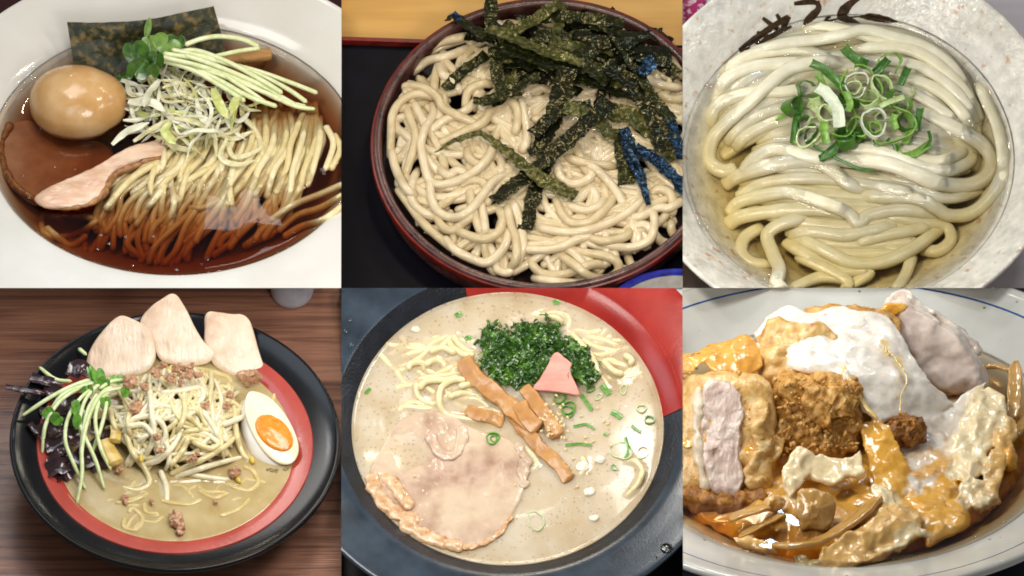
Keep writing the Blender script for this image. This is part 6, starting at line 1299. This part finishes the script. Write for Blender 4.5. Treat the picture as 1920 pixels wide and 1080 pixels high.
    def curd(rows, th, amp, sc, m, lb, sd): EGG.append((rough_up(sheet(rows, th, 34, 8), amp, sc, sd, 4), '#e4d4ac' if m is m_cw else '#d8b06a'))
    curd([tp([(395, 640), (440, 605), (490, 615)], (66, 78, 74)), tp([(380, 700), (430, 690), (480, 680)], (50, 56, 56)), tp([(375, 760), (400, 780), (440, 740)], (34, 32, 40))], 16, 6, 20, m_cw, 'white and yellow egg curd hanging below the crumbed end, left side', 3)
    curd([tp([(450, 660), (520, 628), (600, 632), (675, 620)], (58, 66, 68, 72)), tp([(440, 690), (520, 676), (600, 688), (690, 670)], (48, 54, 52, 56)), tp([(470, 722), (540, 736), (610, 716), (700, 712)], (40, 38, 44, 46))], 12, 8, 26, m_cw, 'long white egg curd right under the crumbed end', 5)
    curd([tp([(350, 540), (375, 500), (390, 470)], (70, 84, 90)), tp([(300, 610), (340, 590), (385, 560)], (58, 66, 70)), tp([(290, 650), (330, 660), (370, 620)], (44, 44, 54))], 14, 6, 16, m_cu, 'egg curd knot in the gap between the left and middle cutlets', 7)
    curd([tp([(1090, 400), (1150, 390), (1215, 440)], (66, 64, 58)), tp([(1040, 500), (1120, 470), (1230, 500)], (50, 58, 56)), tp([(990, 640), (1080, 580), (1190, 560)], (24, 40, 40)), tp([(1010, 720), (1060, 730), (1120, 700)], (14, 18, 22))], 16, 9, 26, m_cw, 'large folded egg curd at the right side of the bowl', 9)
    curd([tp([(1180, 490), (1240, 500), (1260, 540)], (58, 54, 46)), tp([(1170, 600), (1210, 610), (1230, 620)], (40, 38, 34)), tp([(1130, 700), (1180, 720), (1195, 700)], (22, 22, 22)), tp([(1120, 800), (1160, 825), (1185, 800)], (6, 6, 8))], 14, 8, 18, m_cu, 'tan egg curd strip along the right bowl wall', 11)
    curd([tp([(1040, 740), (1090, 720), (1140, 740)], (22, 24, 20)), tp([(1040, 790), (1100, 800), (1160, 800)], (12, 14, 12)), tp([(1060, 830), (1110, 830), (1150, 825)], (4, 6, 6))], 14, 7, 12, m_cw, 'small crumbly egg curd at the right edge of the broth', 13)
    curd([tp([(760, 820), (830, 815), (890, 850)], (32, 34, 26)), tp([(650, 920), (760, 890), (900, 880)], (26, 30, 20)), tp([(520, 990), (680, 970), (880, 910)], (14, 18, 14)), tp([(510, 1040), (640, 1045), (760, 1000)], (4, 6, 8))], 18, 10, 22, m_cu, 'wide crumbly egg curd at the front of the bowl', 15)
    curd([tp([(780, 960), (850, 910), (915, 905)], (14, 18, 18)), tp([(760, 1000), (840, 960), (920, 930)], (6, 10, 10))], 14, 6, 16, m_cw, 'pale egg curd roll at the front right', 17)
    curd([tp([(190, 935), (260, 940), (350, 960)], (14, 14, 12)), tp([(200, 970), (270, 980), (360, 990)], (6, 6, 6))], 12, 5, 16, m_cu, 'yellow egg curd at the front left', 19)
    curd([tp([(410, 1010), (450, 1005), (500, 1020)], (8, 9, 8)), tp([(420, 1040), (460, 1040), (500, 1045)], (3, 3, 3))], 10, 5, 12, m_cw, 'small pale egg curd at the very front', 21)
    curd([tp([(700, 720), (740, 740), (780, 760)], (40, 36, 30)), tp([(710, 800), (750, 820), (800, 830)], (26, 24, 20)), tp([(730, 870), (770, 880), (810, 880)], (24, 22, 18))], 7, 6, 14, m_cw, 'stringy egg white strand in the middle front', 23)
    m_egg, nt, b = nodes('melted_egg'); at = N(nt, 'Attribute', attribute_name='col'); nz = tex(nt, 22, 5); rz = ramp(nt, nz.outputs[0], [(.3, '#b08a50'), (.5, '#ffffff'), (.75, '#fff4e0')])
    mx = N(nt, 'Mix', data_type='RGBA', blend_type='MULTIPLY'); mx.inputs[0].default_value = .32; nt.links.new(at.outputs['Color'], mx.inputs[6]); nt.links.new(rz.outputs[0], mx.inputs[7]); nt.links.new(mx.outputs[2], b.inputs['Base Color'])
    b.inputs['Roughness'].default_value = .24; b.inputs['Subsurface Weight'].default_value = .5; b.inputs['Subsurface Radius'].default_value = (1, .8, .5); b.inputs['Subsurface Scale'].default_value = 8 * S
    b.inputs['Coat Weight'].default_value = .65; b.inputs['Coat Roughness'].default_value = .07
    bz = tex(nt, 13, 4); bp = N(nt, 'Bump'); bp.inputs['Strength'].default_value = .35; bp.inputs['Distance'].default_value = 4 * S; nt.links.new(bz.outputs[0], bp.inputs['Height']); nt.links.new(bp.outputs[0], b.inputs['Normal'])
    vf, vc = fuse(EGG, 3.2, 3)
    put(P, 'melted_egg', vf, m_egg, label='glossy half set egg, white and yellow, binding the cutlet pieces together', cat='egg', smooth_='all', vcol=vc)
    put(P, 'yolk_bead', blob(P.pt(128, 311, 62), (18, 15, 17), 16, 2, 14), m_ey, label='round yellow yolk bead beside the left cutlet', cat='yolk', smooth_='all')
    put(P, 'yolk_bead', blob(P.pt(612, 322, 26), (16, 24, 26), 16, 3, 14), m_ey, label='orange yolk bead at the right bowl wall', cat='yolk', smooth_='all')
    # --- onions
    G = 'onion slices in the donburi'
    def onion(pts, z, w, lb, th=7, roll=.5):
        e = spline(T(pts), 4); n = len(e); ww = w * .5 * np.interp(np.linspace(0, 1, n), [0, .15, .85, 1], [.35, 1, 1, .6]); put(P, 'onion_slice', rough_up(ribbon(P.pts(e, np.interp(np.linspace(0, 1, n), np.linspace(0, 1, len(z)), z)), ww, th, 6, roll=roll, curl=.12), 1.5, 24), m_on, None, lb, 'onion', G, smooth_='all')
    onion([(335, 965), (430, 970), (540, 940), (650, 870), (735, 790)], (18, 24, 28, 30, 32), 66, 'long curved onion slice at the front', 9, -.5)
    onion([(175, 870), (240, 850), (330, 825)], (26, 32, 40), 78, 'flat onion piece at the left front', 6, -.4)
    onion([(210, 935), (300, 890), (380, 850)], (16, 24, 30), 40, 'thin onion sliver under the flat piece', 5, -.4)
    onion([(1250, 280), (1248, 380), (1238, 490)], (64, 52, 38), 52, 'upright onion slice at the right bowl wall', 8, .2)
    onion([(1130, 300), (1190, 300), (1240, 320)], (50, 52, 54), 56, 'brown onion piece behind the upright slice', 7, -.6)
    onion([(1290, 480), (1262, 530), (1240, 560)], (34, 28, 24), 46, 'onion end at the right edge', 7, .2)
    put(P, 'onion_chunk', stand(P, rough_up(pillow([(-24, 40), (6, 34), (34, 22), (38, -8), (24, -34), (-2, -42), (-26, -36), (-36, -10), (-34, 20)], 12, -12, rings=14, step=4, round_=.6), 6, 26, 3), P.pt(245, 415, 40), 48), m_on, label='glossy translucent onion chunk in the middle front', cat='onion', smooth_='all')
    put(P, 'onion_chunk', rough_up(blob(P.pt(172, 402, 36), (22, 14, 17), 18, 3, 18, 6, (0, .4, .5)), 3, 12, 3), m_cu, label='small glazed onion bit left of the big onion chunk', cat='onion', smooth_='all')
if on(6): build_katsudon(P6)
